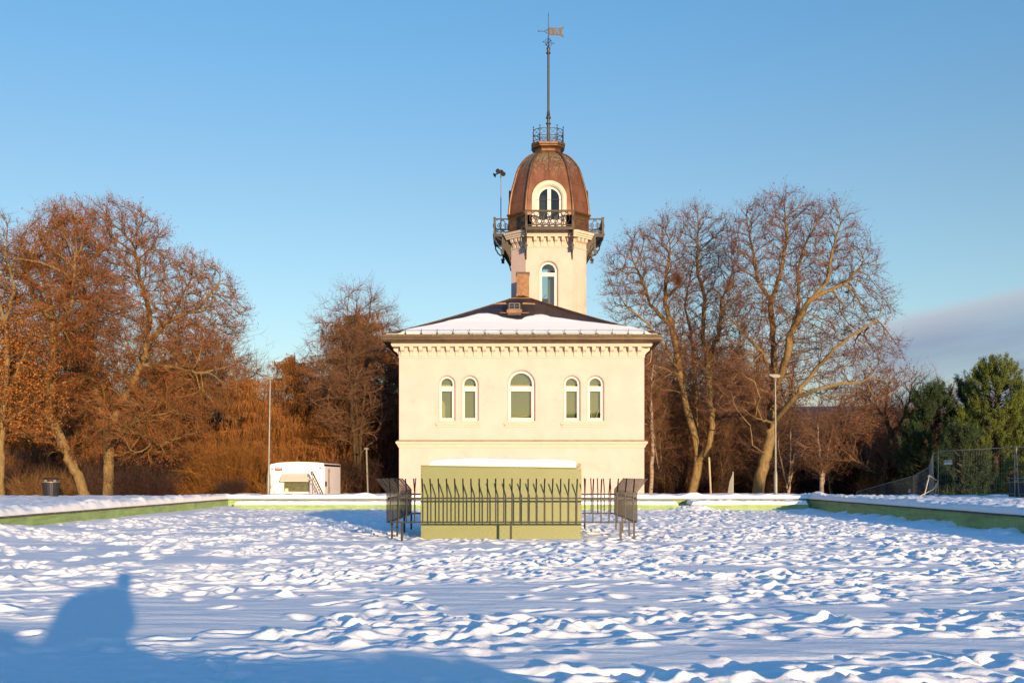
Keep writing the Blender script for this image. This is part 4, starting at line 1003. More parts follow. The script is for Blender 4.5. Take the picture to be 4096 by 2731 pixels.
# trailer
def trailer():
    D = 56; k = F/D; x0, x1 = (1079-VX)/k, (1296-VX)/k; zf = lambda py: EYE+(HY-py)/k; zb = -.45; L_ = 5.2
    r = root('trailer', ((x0+x1)/2, D, zb), 'white site trailer with a propped window flap behind the pool end wall', 'trailer')
    tp = [(x0, zf(1864)), (x0+.06, zf(1857)), (x0+.5, zf(1850.5)), ((x0+x1)/2, zf(1847)), (x1-.3, zf(1850)), (x1, zf(1854))]
    m = MB(); m.prism([(x0, zb+.4)]+tp+[(x1, zb+.4)], 'y', D, D+L_); m.build('body', M['trailer'], r, bevel=.02)
    m = MB(); m.prism([(p[0]-.0, p[1]+.015) for p in tp]+[(p[0], p[1]-.13) for p in tp[::-1]], 'y', D-.02, D+L_+.02); m.build('roof_edge', M['trailer'], r)
    xw0, xw1, zw0, zw1 = (1137-VX)/k, (1238-VX)/k, zf(1965.5), zf(1922)
    m = MB(); m.ring([(xw0-.06, zw0-.05), (xw1+.06, zw0-.05), (xw1+.06, zw1+.05), (xw0-.06, zw1+.05)], [(xw0, zw0), (xw1, zw0), (xw1, zw1), (xw0, zw1)], D-.035, D+.0)
    w_ = m.build('window', M['white'], r)
    MB().box(xw0, xw1, D-.016, D-.008, zw0, zw1).build('pane', M['pane_green'], w_)
    MB().prism([(xw0+.02, zw0+.0), (xw0+.22, zw0), (xw0+.2, zw0+.17), (xw0+.06, zw0+.17)], 'y', D-.0155, D-.0165-.004).build('cardboard', M['paper'], w_)
    za, zc = zf(1896), zf(1926); xa, xb = (1132-VX)/k, (1239.5-VX)/k; m = MB()
    m.prism([(D-.0, za), (D-.42, zc+.0), (D-.44, zc+.02), (D-.42, zc+.06), (D-.0, za+.04)], 'x', xa-.06, xb)
    m.tube([(xb-.05, D-.02, zf(1930)), (xb-.02, D-.36, zc+.03)], .012, 5); m.build('window_flap', M['trim'], r)
    for px, py in ((1089.5, 1876), (1281, 1871.5)):
        c = P(px, py, D); MB().box(c.x-.06, c.x+.06, D-.03, D+.001, c.z-.022, c.z+.022).build('marker_light', M['red'], r, bevel=.01)
    c = P(1114, 1877, D); s_ = MB().box(c.x-.18, c.x+.18, D-.015, D+.0, c.z-.07, c.z+.075).build('sign', M['black'], r)
    MB().box(c.x-.18, c.x+.18, D-.018, D-.0155, c.z-.07, c.z-.035).build('red_stripe', M['red'], s_)
    me = text_mesh('scanvogn', .095, .002, True); me.transform(Matrix.Translation((c.x, D-.018, c.z+.025)) @ Matrix.Scale(.8, 4, (1, 0, 0)) @ Matrix.Rotation(math.radians(90), 4, 'X') ); me.transform(Matrix.Translation(-wloc(s_)))
    link('lettering', me, M['white'], s_)
    # right side with rear door fittings
    m = MB(); m.box(x1, x1+.02, D+.12, D+1.0, zb+.5, zf(1864)); m.build('side_door', M['trailer'], r)
    MB().box(x1+.02, x1+.03, D+.16, D+.7, zf(1945), zf(1925)).build('dark_panel', M['brown_panel'], r)
    m = MB()
    for yy in (D+1.15, D+1.35): m.tube([(x1+.05, yy, zb+.5), (x1+.05, yy, zf(1872))], .018, 6)
    for z in (zf(1883), zf(1952), zf(1962)): m.box(x1+.01, x1+.09, D+1.08, D+1.42, z-.02, z+.03)
    m.build('door_bolt', M['galv'], r)
    c = P(1096, 1972, D); m = MB(); m.tube([(c.x-.05, D-.02, c.z+.06), (c.x+.0, D-.05, c.z+.1), (c.x+.03, D-.05, c.z+.02), (c.x+.0, D-.04, c.z-.04), (c.x+.08, D-.04, c.z-.1)], .012, 5); m.build('hook', M['fence'], r)
    # wheels and stair rail
    for yy in (D+2.0, D+2.8):
        for xx in (x0+.15, x1-.35):
            MB().tube([(xx, yy, zb+.32), (xx+.2, yy, zb+.32)], .32, 18).build('wheel', M['black'], r)
    # stair rail standing in front
    D2 = 54.9; k2 = F/D2; f2 = lambda px, py: Vector(((px-VX)/k2, D2, EYE+(HY-py)/k2))
    a, b = f2(1248, 1887), f2(1295, 1981); g = root('stair_railing', (f2(1270, 0).x, D2, -.3), 'dark sloping stair handrail with vertical bars in front of the trailer', 'handrail')
    m = MB(); m.tube([f2(1245.5, 1900), f2(1244.5, 1890), f2(1247, 1886.5), f2(1250, 1888), f2(1296, 1983)], .035, 6); m.tube([f2(1250, 1907), f2(1288, 1984)], .018, 6); m.build('handrail', M['fence'], g)
    for i in range(8):
        t = i/7; px = 1251+t*38; py = 1893+t*78
        q_ = f2(px, py+(4 if i else 0)); MB().tube([q_, (q_.x, D2, -.3)], .018 if i else .03, 6).build('baluster', M['galv'], g)
M['pane_green'] = mat('trailer_pane', srgb(92, 92, 62), .12, var=.25, scale=6, spec=.7)
M['brown_panel'] = mat('brown_panel', srgb(90, 45, 38), .5)
trailer()
# litter bins
def bin_(cx, D, label, sc=1.0, kk=0):
    z0 = gh(cx, D)-.12; r = root('litter_bin', (cx, D, z0), label, 'litter bin', 'black litter bins on the park snow'); s = sc
    n = 20; m = MB(); prof = [(.27*s, 0), (.275*s, .02), (.37*s, .80*s), (.375*s, .82*s), (.34*s, .83*s), (.33*s, .72*s)]
    m.lathe(prof, (cx, D, z0), n); b = m.build('body', M['binwood'], r)
    m = MB()
    for i in range(n):
        t = 2*math.pi*(i+.5)/n; m.tube([(cx+.276*s*math.cos(t), D+.276*s*math.sin(t), z0+.02), (cx+.372*s*math.cos(t), D+.372*s*math.sin(t), z0+.79*s)], .006, 4)
    m.build('stave_gap', M['fence'], b)
    m = MB().lathe([(.365*s, .80*s), (.39*s, .80*s), (.39*s, .83*s), (.365*s, .83*s)], (cx, D, z0), 24); m.build('rim', M['galv'], r)
    for i in range(4):
        t = math.pi/4+i*math.pi/2+.3; x, y = cx+.26*s*math.cos(t), D+.26*s*math.sin(t); MB().box(x-.06, x+.06, y-.03, y+.03, z0+.78*s, z0+.93*s).build('lid_support', M['galv'], r)
    MB().lathe([(.40*s, .93*s), (.42*s, .94*s), (.41*s, .965*s), (.25*s, 1.0*s), (.02, 1.01*s)], (cx, D, z0), 28).build('lid', M['black'], r, True)
bin_((204-VX)/F*47.5, 47.5, 'black litter bin with round lid left of the leaning trunk', 1.0)
bin_((4068-VX)/F*46.0, 46.0, 'black litter bin cut by the right edge beside the mesh fence', 1.0)
m = MB()
# mesh fence panels
def mesh_panel(p0, p1, h, label, sign=None, foot=True, lean=0):
    p0, p1 = Vector(p0), Vector(p1); d = (p1-p0); ln = Vector((d.x, d.y, 0)).length; u = d/ln; up = Vector((0, 0, 1))
    r = root('mesh_fence', tuple(p0), label, 'site fence', 'steel mesh site fence panels')
    up = (Vector((0, 0, 1))+Vector((u.y, -u.x, 0))*lean).normalized()
    m = MB(); m.tube([p0, p0+up*h], .021, 8); m.tube([p1, p1+up*h], .021, 8); m.tube([p0+up*(h-.02), p1+up*(h-.02)], .019, 8); m.tube([p0+up*.12, p1+up*.12], .019, 8)
    m.build('frame', M['galv'], r)
    m = MB(); n = int(ln/.11)
    for i in range(1, n):
        q_ = p0+u*(ln*i/n); m.tube([q_+up*.12, q_+up*(h-.02)], .0032, 3, caps=False)
    for j in range(1, 9): m.tube([p0+up*(.12+(h-.14)*j/9), p1+up*(.12+(h-.14)*j/9)], .003, 3, caps=False)
    m.build('wire_mesh', M['wire'], r)
    if sign:
        t, z, w_ = sign; c = p0+u*(ln*t)+up*z; n_ = Vector((u.y, -u.x, 0)); m = MB()
        vs = []
        for dn in (.012, .018):
            for (a, b) in ((-w_/2, -.09), (w_/2, -.09), (w_/2, .09), (-w_/2, .09)): vs.append(c+u*a+up*b+n_*dn)
        m.add(vs, [(3, 2, 1, 0), (4, 5, 6, 7), (0, 1, 5, 4), (1, 2, 6, 5), (2, 3, 7, 6), (3, 0, 4, 7)]); s_ = m.build('sign', M['white'], r)
        me = text_mesh('HERAS', .12, .001, True); q4 = Matrix((( u.x, up.x, n_.x, 0), (u.y, up.y, n_.y, 0), (u.z, up.z, n_.z, 0), (0, 0, 0, 1)))
        me.transform(Matrix.Translation(c+n_*.021+up*.02) @ q4); me.transform(Matrix.Translation(-wloc(s_))); link('lettering', me, M['sign_blue'], s_)
    if foot:
        for q_ in (p0, p1): MB().box(q_.x-.12, q_.x+.12, q_.y-.3, q_.y+.3, q_.z-.1, q_.z+.02).build('foot', M['stone'], r)
M['wire'] = mat('galvanised_wire', srgb(105, 110, 112), .5, metal=.3)
M['sign_blue'] = mat('sign_blue', srgb(40, 60, 100), .5)
def tp(px, py, D, h=2.0): q_ = P(px, py, D); return (q_.x, q_.y, q_.z-h)
mesh_panel(tp(3753, 1807, 46.9), tp(4059, 1781, 44.2, 2.1), 2.05, 'large mesh fence panel facing the camera, white sign at its left', (.14, 1.53, .36))
mesh_panel(tp(4076, 1781, 43.9, 2.1), tp(4330, 1775, 42, 2.1), 2.05, 'leaning mesh fence panel cut by the right edge of the photo', lean=.12)
pts = [(3733, 1809, 47.2), (3716, 1866, 50.4), (3653, 1901, 53.7), (3538, 1933, 57), (3428, 1964, 60.3)]
lb = ['steep mesh fence panel going downhill beside the large front panel', 'mesh fence panel behind the folded steel frame', 'mesh fence panel further down the slope, left of the folded frame', 'lowest and farthest mesh fence panel down the slope']
for i in range(4):
    mesh_panel(tp(*pts[i+1]), tp(*pts[i]), 2.0, lb[i], (.88, 1.3, .22) if i in (1, 2) else None)
r = root('fence_brace', P(3710, 1985, 46.5), 'folded tubular steel brace lying against the fence panels', 'fence brace'); r.location.z = .4
f3 = lambda px, py: P(px, py, 46.2); m = MB()
m.tube([f3(3697, 1980), f3(3716, 1906)], .03, 8); m.tube([f3(3711, 1906), f3(3715, 1900), f3(3748, 1921)], .024, 8); m.tube([f3(3680, 1983), f3(3735, 1955), f3(3752, 1925)], .028, 8); m.tube([f3(3752, 1920), f3(3740, 1975)], .022, 8); m.build('tube_frame', M['galv'], r, True)
# posts and small signs beyond the end wall
def post(name, label, pa, pb, D, rad, mt, cat, extra=None):
    a, b = P(*pa, D), P(*pb, D); a.z = min(a.z, gh(a.x, D)-.2); r_ = root(name, tuple(a), label, cat); MB().tube([a, b], rad, 8).build('pole', mt, r_, True)
    if extra: extra(r_, b)
post('wooden_stake', 'pale wooden stake leaning against the left big bare tree', (2845, 1985), (2836, 1828), 56, .05, M['wood'], 'stake')
post('small_lamp_post', 'short blue-grey lamp post in the shade left of the villa', (1474, 1990), (1466, 1796), 63, .055, M['galv'], 'lamp post', lambda r_, b: MB().box(b.x-.12, b.x+.12, b.y-.1, b.y+.1, b.z-.02, b.z+.08).build('lamp_head', M['lamp_head'], r_))
def flagx(r_, b): MB().prism([(b.x, b.z-.05), (b.x-.18, b.z-.5), (b.x-.3, b.z-1.2), (b.x-.02, b.z-1.2)], 'y', b.y-.03, b.y+.03).build('folded_parasol', M['black'], r_)
post('sign_post', 'thin pale post with a dark folded cover right of the leaning stake', (2932, 1985), (2932, 1886), 57, .035, M['galv'], 'post', flagx)
# photographer crouching at the camera (only the shadow is seen)
def person():
    r = root('person', (-.35, -.55, .7), 'photographer crouching behind the camera, shadow cast on the snow', 'person')
    me = bpy.data.meshes.new('body'); vs = [(-.40, -.62, 1.05), (-.42, -.60, 1.25), (-.36, -.56, 1.42), (-.16, -.52, 1.52), (-.05, -.50, 1.62), (-.04, -.48, 1.74), (-.04, -.47, 1.84),
        (-.62, -.50, 1.36), (-.78, -.36, 1.16), (-.5, -.2, 1.2), (-.06, -.5, 1.44), (-.02, -.42, 1.2), (-.04, -.25, 1.42), (-.62, -.55, .98), (-.74, -.28, 1.02), (-.76, -.5, .70), (-.20, -.6, .98), (-.02, -.46, .98), (-.04, -.62, .70)]
    es = [(0, 1), (1, 2), (2, 3), (3, 4), (4, 5), (5, 6), (2, 7), (7, 8), (8, 9), (3, 10), (10, 11), (11, 12), (0, 13), (13, 14), (14, 15), (0, 16), (16, 17), (17, 18)]
    rad = [.30, .34, .32, .24, .12, .14, .11, .22, .18, .07, .15, .13, .05, .26, .22, .14, .20, .16, .13]
    me.from_pydata([(v[0]-r.location.x, v[1]-r.location.y, v[2]-r.location.z) for v in vs], es, [])
    o_ = link('body', me, M['coat'], r); sk = o_.modifiers.new('skin', 'SKIN')
    for i, q_ in enumerate(rad): me.skin_vertices[0].data[i].radius = (q_, q_) if len(me.skin_vertices) else None
    o_.modifiers.new('sub', 'SUBSURF').levels = 2
    MB().lathe([(.25, .66), (.24, 1.0), (.21, 1.3), (.14, 1.52)], (-.21, -.50, 0), 16).build('coat', M['coat'], r, True)
    MB().lathe([(.13, 1.80), (.135, 1.86), (.10, 1.92), (.02, 1.945)], (-.04, -.47, 0), 14).build('hat', M['black'], r, True)
    MB().box(-.62, -.28, -.95, -.70, 1.08, 1.60).build('backpack', M['coat'], r, bevel=.08)
    r.location.x += .19; r.location.z += .04
# ------------------------------------------------------------------ trees
def grow(skel, attr, step=.35, kill=.55, infl=4.5, iters=110, up=.12, jit=.16, seed=1, maxn=16000):
    """space colonisation from manual limbs; skel = list of polylines, the first starts at the root"""
    r_ = np.random.RandomState(seed); pos = []; par = []
    for pl in skel:
        pl = [np.array(p, float) for p in pl]
        if not pos: pos.append(pl[0]); par.append(-1); cur = 0
        else:
            d = np.linalg.norm(np.array(pos)-pl[0], axis=1); cur = int(d.argmin())
        for q_ in pl[1:]:
            a = pos[cur]; n = max(1, int(np.linalg.norm(q_-a)/step))
            for i in range(1, n+1):
                pos.append(a+(q_-a)*i/n+(r_.normal(0, .03, 3) if i < n else 0)); par.append(cur); cur = len(pos)-1
    pos = np.array(pos); par = list(par); A = np.array(attr)
    nd = np.full(len(A), 1e9); ni = np.zeros(len(A), int)
    def upd(idx):
        Q = pos[idx]
        for s in range(0, len(Q), 400):
            d = np.linalg.norm(A[:, None]-Q[None, s:s+400], axis=2); j = d.argmin(1); dm = d[np.arange(len(A)), j]
            b = dm < nd; nd[b] = dm[b]; ni[b] = idx[s+j[b]]
    upd(np.arange(len(pos))); vel = {}
    for it in range(iters):
        al = (nd < infl) & (nd > kill)
        if not al.any() or len(pos) > maxn: break
        us = np.unique(ni[al]); D_ = A-pos[ni]; D_ /= np.maximum(np.linalg.norm(D_, axis=1)[:, None], 1e-6)
        S_ = np.zeros((len(pos), 3)); np.add.at(S_, ni[al], D_[al]); v = S_[us]; v /= np.maximum(np.linalg.norm(v, axis=1)[:, None], 1e-6)
        gp = np.array([pos[u]-pos[par[u]] if par[u] >= 0 else (0, 0, step) for u in us])/step
        v = v+.8*gp+r_.normal(0, jit, v.shape)+np.array([0, 0, up]); v /= np.linalg.norm(v, axis=1)[:, None]
        new = pos[us]+v*step; base = len(pos); pos = np.concatenate([pos, new]); par += list(us); upd(np.arange(base, len(pos)))
    return pos, np.array(par)
def radii(par, r0, rb):
    n = len(par); c = np.zeros(n); kids = np.zeros(n, int)
    for i in range(n-1, 0, -1): kids[par[i]] += 1
    c[kids == 0] = 1
    for i in range(n-1, 0, -1): c[par[i]] += c[i]
    e = math.log(max(c[0], 2))/math.log(rb/r0)
    return r0*c**(1/e), kids
def frames(d):
    d = d/np.maximum(np.linalg.norm(d, axis=1)[:, None], 1e-9); up = np.tile(np.array([0, 0, 1.]), (len(d), 1)); up[np.abs(d[:, 2]) > .9] = (0, 1, 0)
    x = np.cross(d, up); x /= np.linalg.norm(x, axis=1)[:, None]; return x, np.cross(x, d)
def tubes(pos, par, r, n=6):
    N_ = len(pos); d = np.zeros_like(pos); m = par >= 0; d[m] = pos[m]-pos[par[m]]; d[0] = (0, 0, 1)
    best = np.full(N_, -1); bw = np.zeros(N_)
    for i in range(1, N_):
        p = par[i]
        if r[i] > bw[p]: bw[p] = r[i]; best[p] = i
    dd = d.copy(); k = best >= 0; dd[k] = d[k]/np.maximum(np.linalg.norm(d[k], axis=1)[:, None], 1e-9)+d[best[k]]/np.maximum(np.linalg.norm(d[best[k]], axis=1)[:, None], 1e-9)
    x, u = frames(dd); a = 2*np.pi*np.arange(n)/n
    V1 = pos[:, None]+(x[:, None]*np.cos(a)[None, :, None]+u[:, None]*np.sin(a)[None, :, None])*r[:, None, None]
    idx = np.arange(1, N_); main = best[par[idx]] == idx; si = idx[~main]; x2, u2 = frames(d[si])
    V2 = pos[par[si]][:, None]+(x2[:, None]*np.cos(a)[None, :, None]+u2[:, None]*np.sin(a)[None, :, None])*(r[si]*1.15)[:, None, None]
    st = np.zeros(N_, int); st[idx[main]] = par[idx[main]]*n; st[si] = N_*n+np.arange(len(si))*n
    k0 = np.arange(n); k1 = (k0+1) % n; A_ = st[idx][:, None]; B_ = (idx*n)[:, None]
    F_ = np.stack([A_+k0, A_+k1, B_+k1, B_+k0], 2).reshape(-1, 4)
    return np.concatenate([V1.reshape(-1, 3), V2.reshape(-1, 3)]), F_
def cones(a, b, r):
    x, u = frames(b-a); V = np.empty((len(a), 4, 3))
    for k in range(3): t = 2*math.pi*k/3; V[:, k] = a+(x*math.cos(t)+u*math.sin(t))*np.asarray(r).reshape(-1, 1)
    V[:, 3] = b; i = (np.arange(len(a))*4)[:, None]
    return V.reshape(-1, 3), np.concatenate([np.concatenate([i+k, i+(k+1) % 3, i+3], 1) for k in range(3)])
def twigs(pos, par, r, sel, rs, k=3, L0=.8, spread=.8, up=.25, r0=.011, sub=3, droop=0):
    i = np.repeat(sel, k); p = par[i]; t = rs.rand(len(i), 1); a = pos[p]+(pos[i]-pos[p])*t
    d = pos[i]-pos[p]; d /= np.maximum(np.linalg.norm(d, axis=1)[:, None], 1e-9)
    v = d+rs.normal(0, spread, d.shape)+np.array([0, 0, up-droop]); v /= np.linalg.norm(v, axis=1)[:, None]
    L_ = L0*rs.uniform(.5, 1.3, (len(a), 1)); b = a+v*L_; As = [a]; Bs = [b]; R_ = [np.full(len(a), r0)]
    for s in range(sub):
        t = rs.uniform(.2, .9, (len(a), 1)); a2 = a+(b-a)*t; v2 = v+rs.normal(0, .7, v.shape)+np.array([0, 0, up*.6-droop]); v2 /= np.linalg.norm(v2, axis=1)[:, None]
        As.append(a2); Bs.append(a2+v2*L_*rs.uniform(.3, .6, (len(a), 1))); R_.append(np.full(len(a), r0*.65))
    return np.concatenate(As), np.concatenate(Bs), np.concatenate(R_)
def quads(c, size, rs, flat=.0, asp=.55):
    n = len(c); x = rs.normal(size=(n, 3)); x /= np.linalg.norm(x, axis=1)[:, None]; y = np.cross(x, rs.normal(size=(n, 3))); y /= np.linalg.norm(y, axis=1)[:, None]
    s = np.asarray(size).reshape(-1, 1)*rs.uniform(.6, 1.3, (n, 1)); V = np.stack([c-x*s*.5, c+y*s*asp*.5, c+x*s*.5, c-y*s*asp*.5], 1)
    return V.reshape(-1, 3), (np.arange(n)*4)[:, None]+np.arange(4)[None]
def ell(c, rad, n, rs, shell=.35):
    v = rs.normal(size=(n, 3)); v /= np.linalg.norm(v, axis=1)[:, None]; q_ = rs.uniform(shell**3, 1, n)**(1/3)
    return np.array(c)+v*q_[:, None]*np.array(rad)
def inst_tree(name, label, cat, base, pos, par, r, barkm, twigm, leafm, rs, twk, leafn=0, leafs=.1, group=None, sides=6, thick=.024, trunk_split=.09, leafzone=None):
    ro = root(name, tuple(base), label, cat, group)
    V, F_ = tubes(pos, par, r, sides)
    n_id = len(pos); seg_r = r[1:]
    tm = seg_r >= trunk_split; fq = F_.reshape(-1, sides, 4)
    npmesh('trunk', V, [fq[tm].reshape(-1, 4)], barkm, ro, smooth=True)
    crownV = [V]; crownF4 = [fq[~tm].reshape(-1, 4)]; mi4 = [np.where(np.repeat(seg_r[~tm], sides) > .024, 0, 1)]
    sel = np.where((r < thick) & (par >= 0))[0]; A_, B_, R_ = twigs(pos, par, r, sel, rs, **twk)
    Vt, Ft = cones(A_, B_, R_); off = len(V); crownV.append(Vt)
    f3 = [Ft+off]; m3 = [np.ones(len(Ft))]
    mats = [barkm, twigm]
    if leafn:
        j = rs.randint(0, len(B_), leafn); t = rs.uniform(.3, 1, (leafn, 1)); c = A_[j]+(B_[j]-A_[j])*t+rs.normal(0, .06, (leafn, 3))
        if leafzone is not None: c = c[leafzone(c, rs)]
        Vl, Fl = quads(c, np.full(len(c), leafs), rs); Fl = Fl+off+len(Vt); crownV.append(Vl); crownF4.append(Fl); mi4.append(np.full(len(Fl), 2)); mats.append(leafm)
    npmesh('crown', np.concatenate(crownV), [np.concatenate(crownF4)]+f3, mats, ro, midx=np.concatenate(mi4+m3))
    return ro
# drop unused vertices helper is not needed: validate keeps loose points harmless
def px_tree(name, label, cat, D, skel, blobs, rb, seed, barkm, twigm, leafm, natt=1700, depth=.75, twk=None, leafn=0, leafs=.1, group=None, kill=.55, step=.35, leafzone=None, lift=.16, thick=.028, infl=4.5, r0=.012, up=.12):
    """skel in pixels (px, py[, depth offset m]); blobs = ellipses (px, py, rx, ry) of the crown in pixels"""
    rs_ = np.random.RandomState(seed); k = D/F
    sk = [[np.array(P(p[0], p[1], D+(p[2] if len(p) > 2 else 0))) for p in pl] for pl in skel]
    b = sk[0][0].copy(); b[2] = min(b[2], gh(b[0], b[1])-.25); sk[0].insert(0, b)
    att = []; tot = sum(q_[2]*q_[3] for q_ in blobs)
    for q_ in blobs:
        c = P(q_[0], q_[1], D+(q_[4] if len(q_) > 4 else 0)); n = int(natt*q_[2]*q_[3]/tot)
        att.append(ell(c, (q_[2]*k, max(q_[2], q_[3])*k*depth, q_[3]*k), n, rs_, .0))
    pos, par = grow(sk, np.concatenate(att), step=step, kill=kill, seed=seed, infl=infl, up=up); r_, kids = radii(par, r0, rb)
    # root flare
    hgt = pos[:, 2]-b[2]; r_ = r_*(1+.35*np.exp(-hgt/.5)*(r_ > rb*.6))
    tk = dict(k=3, L0=.8, spread=.6, up=.25, r0=.009, sub=3); tk.update(twk or {})
    return inst_tree(name, label, cat, b, pos, par, r_, barkm, twigm, leafm, rs_, tk, leafn, leafs, group, leafzone=leafzone, thick=thick)
# --- left: oaks with rust leaves
px_tree('oak_tree', 'big oak with rust-brown leaves and two upright limbs right of the leaning trunk', 'tree', 60,
    [[(433, 1990), (436, 1850), (430, 1760), (415, 1680), (395, 1600), (378, 1530), (372, 1440), (355, 1350), (350, 1240, 1), (330, 1120, 2)],
     [(430, 1760), (462, 1660, -1), (478, 1620, -1), (520, 1560, -1), (555, 1480, -1.5), (590, 1380, -1), (660, 1290, 0), (720, 1200, 0)],
     [(430, 1770), (360, 1790, -2), (300, 1810, -3), (225, 1800, -4)], [(432, 1790), (470, 1710, -2), (560, 1740, -3), (640, 1780, -4), (720, 1750, -4)],
     [(555, 1480, -1), (680, 1465, -1), (800, 1490, -2), (900, 1470, -2)], [(378, 1530), (300, 1440, 1), (260, 1340, 1), (200, 1250, 2)],
     [(590, 1380, -1), (600, 1250, 0), (560, 1120, 1), (540, 1000, 1)], [(660, 1290, 0), (800, 1230, -1), (880, 1120, -1)], [(470, 1720, -1), (600, 1660, -3), (760, 1640, -4)]],
    [(370, 1090, 300, 290), (640, 1200, 240, 240), (810, 1280, 175, 250), (560, 1500, 260, 230, -1), (820, 1500, 160, 160, -1), (330, 1450, 220, 250), (600, 1720, 230, 130, -3), (480, 930, 190, 110)],
    .31, 5, M['bark'], M['twig_brown'], M['leaf_rust'], natt=6200, leafn=30000, leafs=.095, r0=.014, kill=.42, step=.3, twk=dict(k=4, L0=.8, sub=4, r0=.010, spread=.45))
px_tree('oak_tree', 'oak with a thick leaning trunk behind the black litter bin', 'tree', 55,
    [[(345, 1990), (300, 1880), (262, 1800), (235, 1740), (205, 1690), (190, 1600), (200, 1500), (215, 1400), (210, 1280), (190, 1150)],
     [(300, 1880), (285, 1790, -1), (380, 1740, -1), (430, 1690, -1.5)], [(205, 1690), (140, 1640, 1), (80, 1560, 1), (40, 1440, 1)], [(262, 1800), (180, 1760, -2), (110, 1740, -3), (60, 1720, -3)],
     [(200, 1500), (270, 1410, 1), (330, 1340, 1)], [(210, 1280), (130, 1180), (100, 1080)], [(210, 1350), (290, 1210, -1), (300, 1080, -1)]],
    [(190, 1200, 200, 300), (60, 1300, 150, 300), (240, 1000, 170, 170), (120, 1600, 180, 180), (330, 1250, 160, 220, -1)],
    .27, 15, M['bark'], M['twig_brown'], M['leaf_rust'], natt=4400, leafn=19000, leafs=.095, r0=.014, kill=.42, step=.3, twk=dict(k=4, L0=.8, sub=4, r0=.010, spread=.45))
px_tree('oak_tree', 'tree cut by the left edge with pale limbs and orange leaves', 'tree', 52,
    [[(6, 1995), (5, 1800), (18, 1600), (30, 1450), (20, 1300), (-20, 1150)], [(18, 1600), (70, 1480), (110, 1380), (130, 1300)], [(20, 1300), (60, 1150), (20, 1000), (30, 900)], [(10, 1700), (80, 1650), (160, 1600)], [(-20, 1150), (-100, 1000)]],
    [(20, 1500, 170, 260), (0, 1050, 90, 190), (-120, 1200, 160, 330), (110, 1650, 130, 130)],
    .14, 25, M['bark'], M['twig_brown'], M['leaf_orange'], natt=1900, leafn=15000, leafs=.12, kill=.42, leafzone=lambda c, rs_: c[:, 2] < 10.5+rs_.normal(0, 1, len(c)))
# --- right: bare maples
MAPT = dict(k=3, L0=.85, spread=.42, up=.35, sub=4, r0=.009)
px_tree('maple_tree', 'bare many-stemmed tree just right of the villa, rising above its roof', 'tree', 69,
    [[(2765, 1990), (2785, 1900), (2792, 1850)], [(2792, 1850), (2782, 1760, 0), (2760, 1680, 0), (2735, 1580, 0), (2715, 1480, 0), (2705, 1400), (2690, 1310), (2660, 1220), (2665, 1100), (2680, 1000)],
     [(2792, 1850), (2835, 1780, -1), (2850, 1700, -1), (2842, 1600, -1), (2835, 1500, -1), (2830, 1440), (2810, 1330), (2820, 1200), (2790, 1080), (2790, 950)],
     [(2785, 1800), (2785, 1620, 2), (2775, 1450, 2), (2765, 1340, 2), (2740, 1230, 2), (2760, 1110, 2)],
     [(2850, 1650, -1), (2900, 1560, -1), (2960, 1470, -1), (2960, 1400, -1)], [(2830, 1440), (2880, 1320), (2885, 1200), (2930, 1080)], [(2690, 1310), (2600, 1220), (2570, 1120), (2540, 1060)],
     [(2715, 1480), (2660, 1400, -1), (2600, 1300, -1), (2520, 1240, -1)], [(2720, 1500), (2650, 1470, -2), (2585, 1455, -2)], [(2850, 1700, -1), (2790, 1640, -2), (2880, 1650, -3), (2990, 1640, -3)]],
    [(2600, 1110, 185, 210), (2720, 980, 150, 140), (2850, 1060, 130, 200), (2500, 1200, 90, 120), (2680, 1380, 150, 190), (2880, 1400, 120, 220), (2790, 880, 60, 60), (2620, 1480, 110, 130), (2800, 1180, 200, 170)],
    .31, 31, M['bark'], M['twig_red'], M['leaf_red'], natt=5000, leafn=9000, leafs=.10, twk=MAPT, kill=.40, step=.3, r0=.015, up=.22)
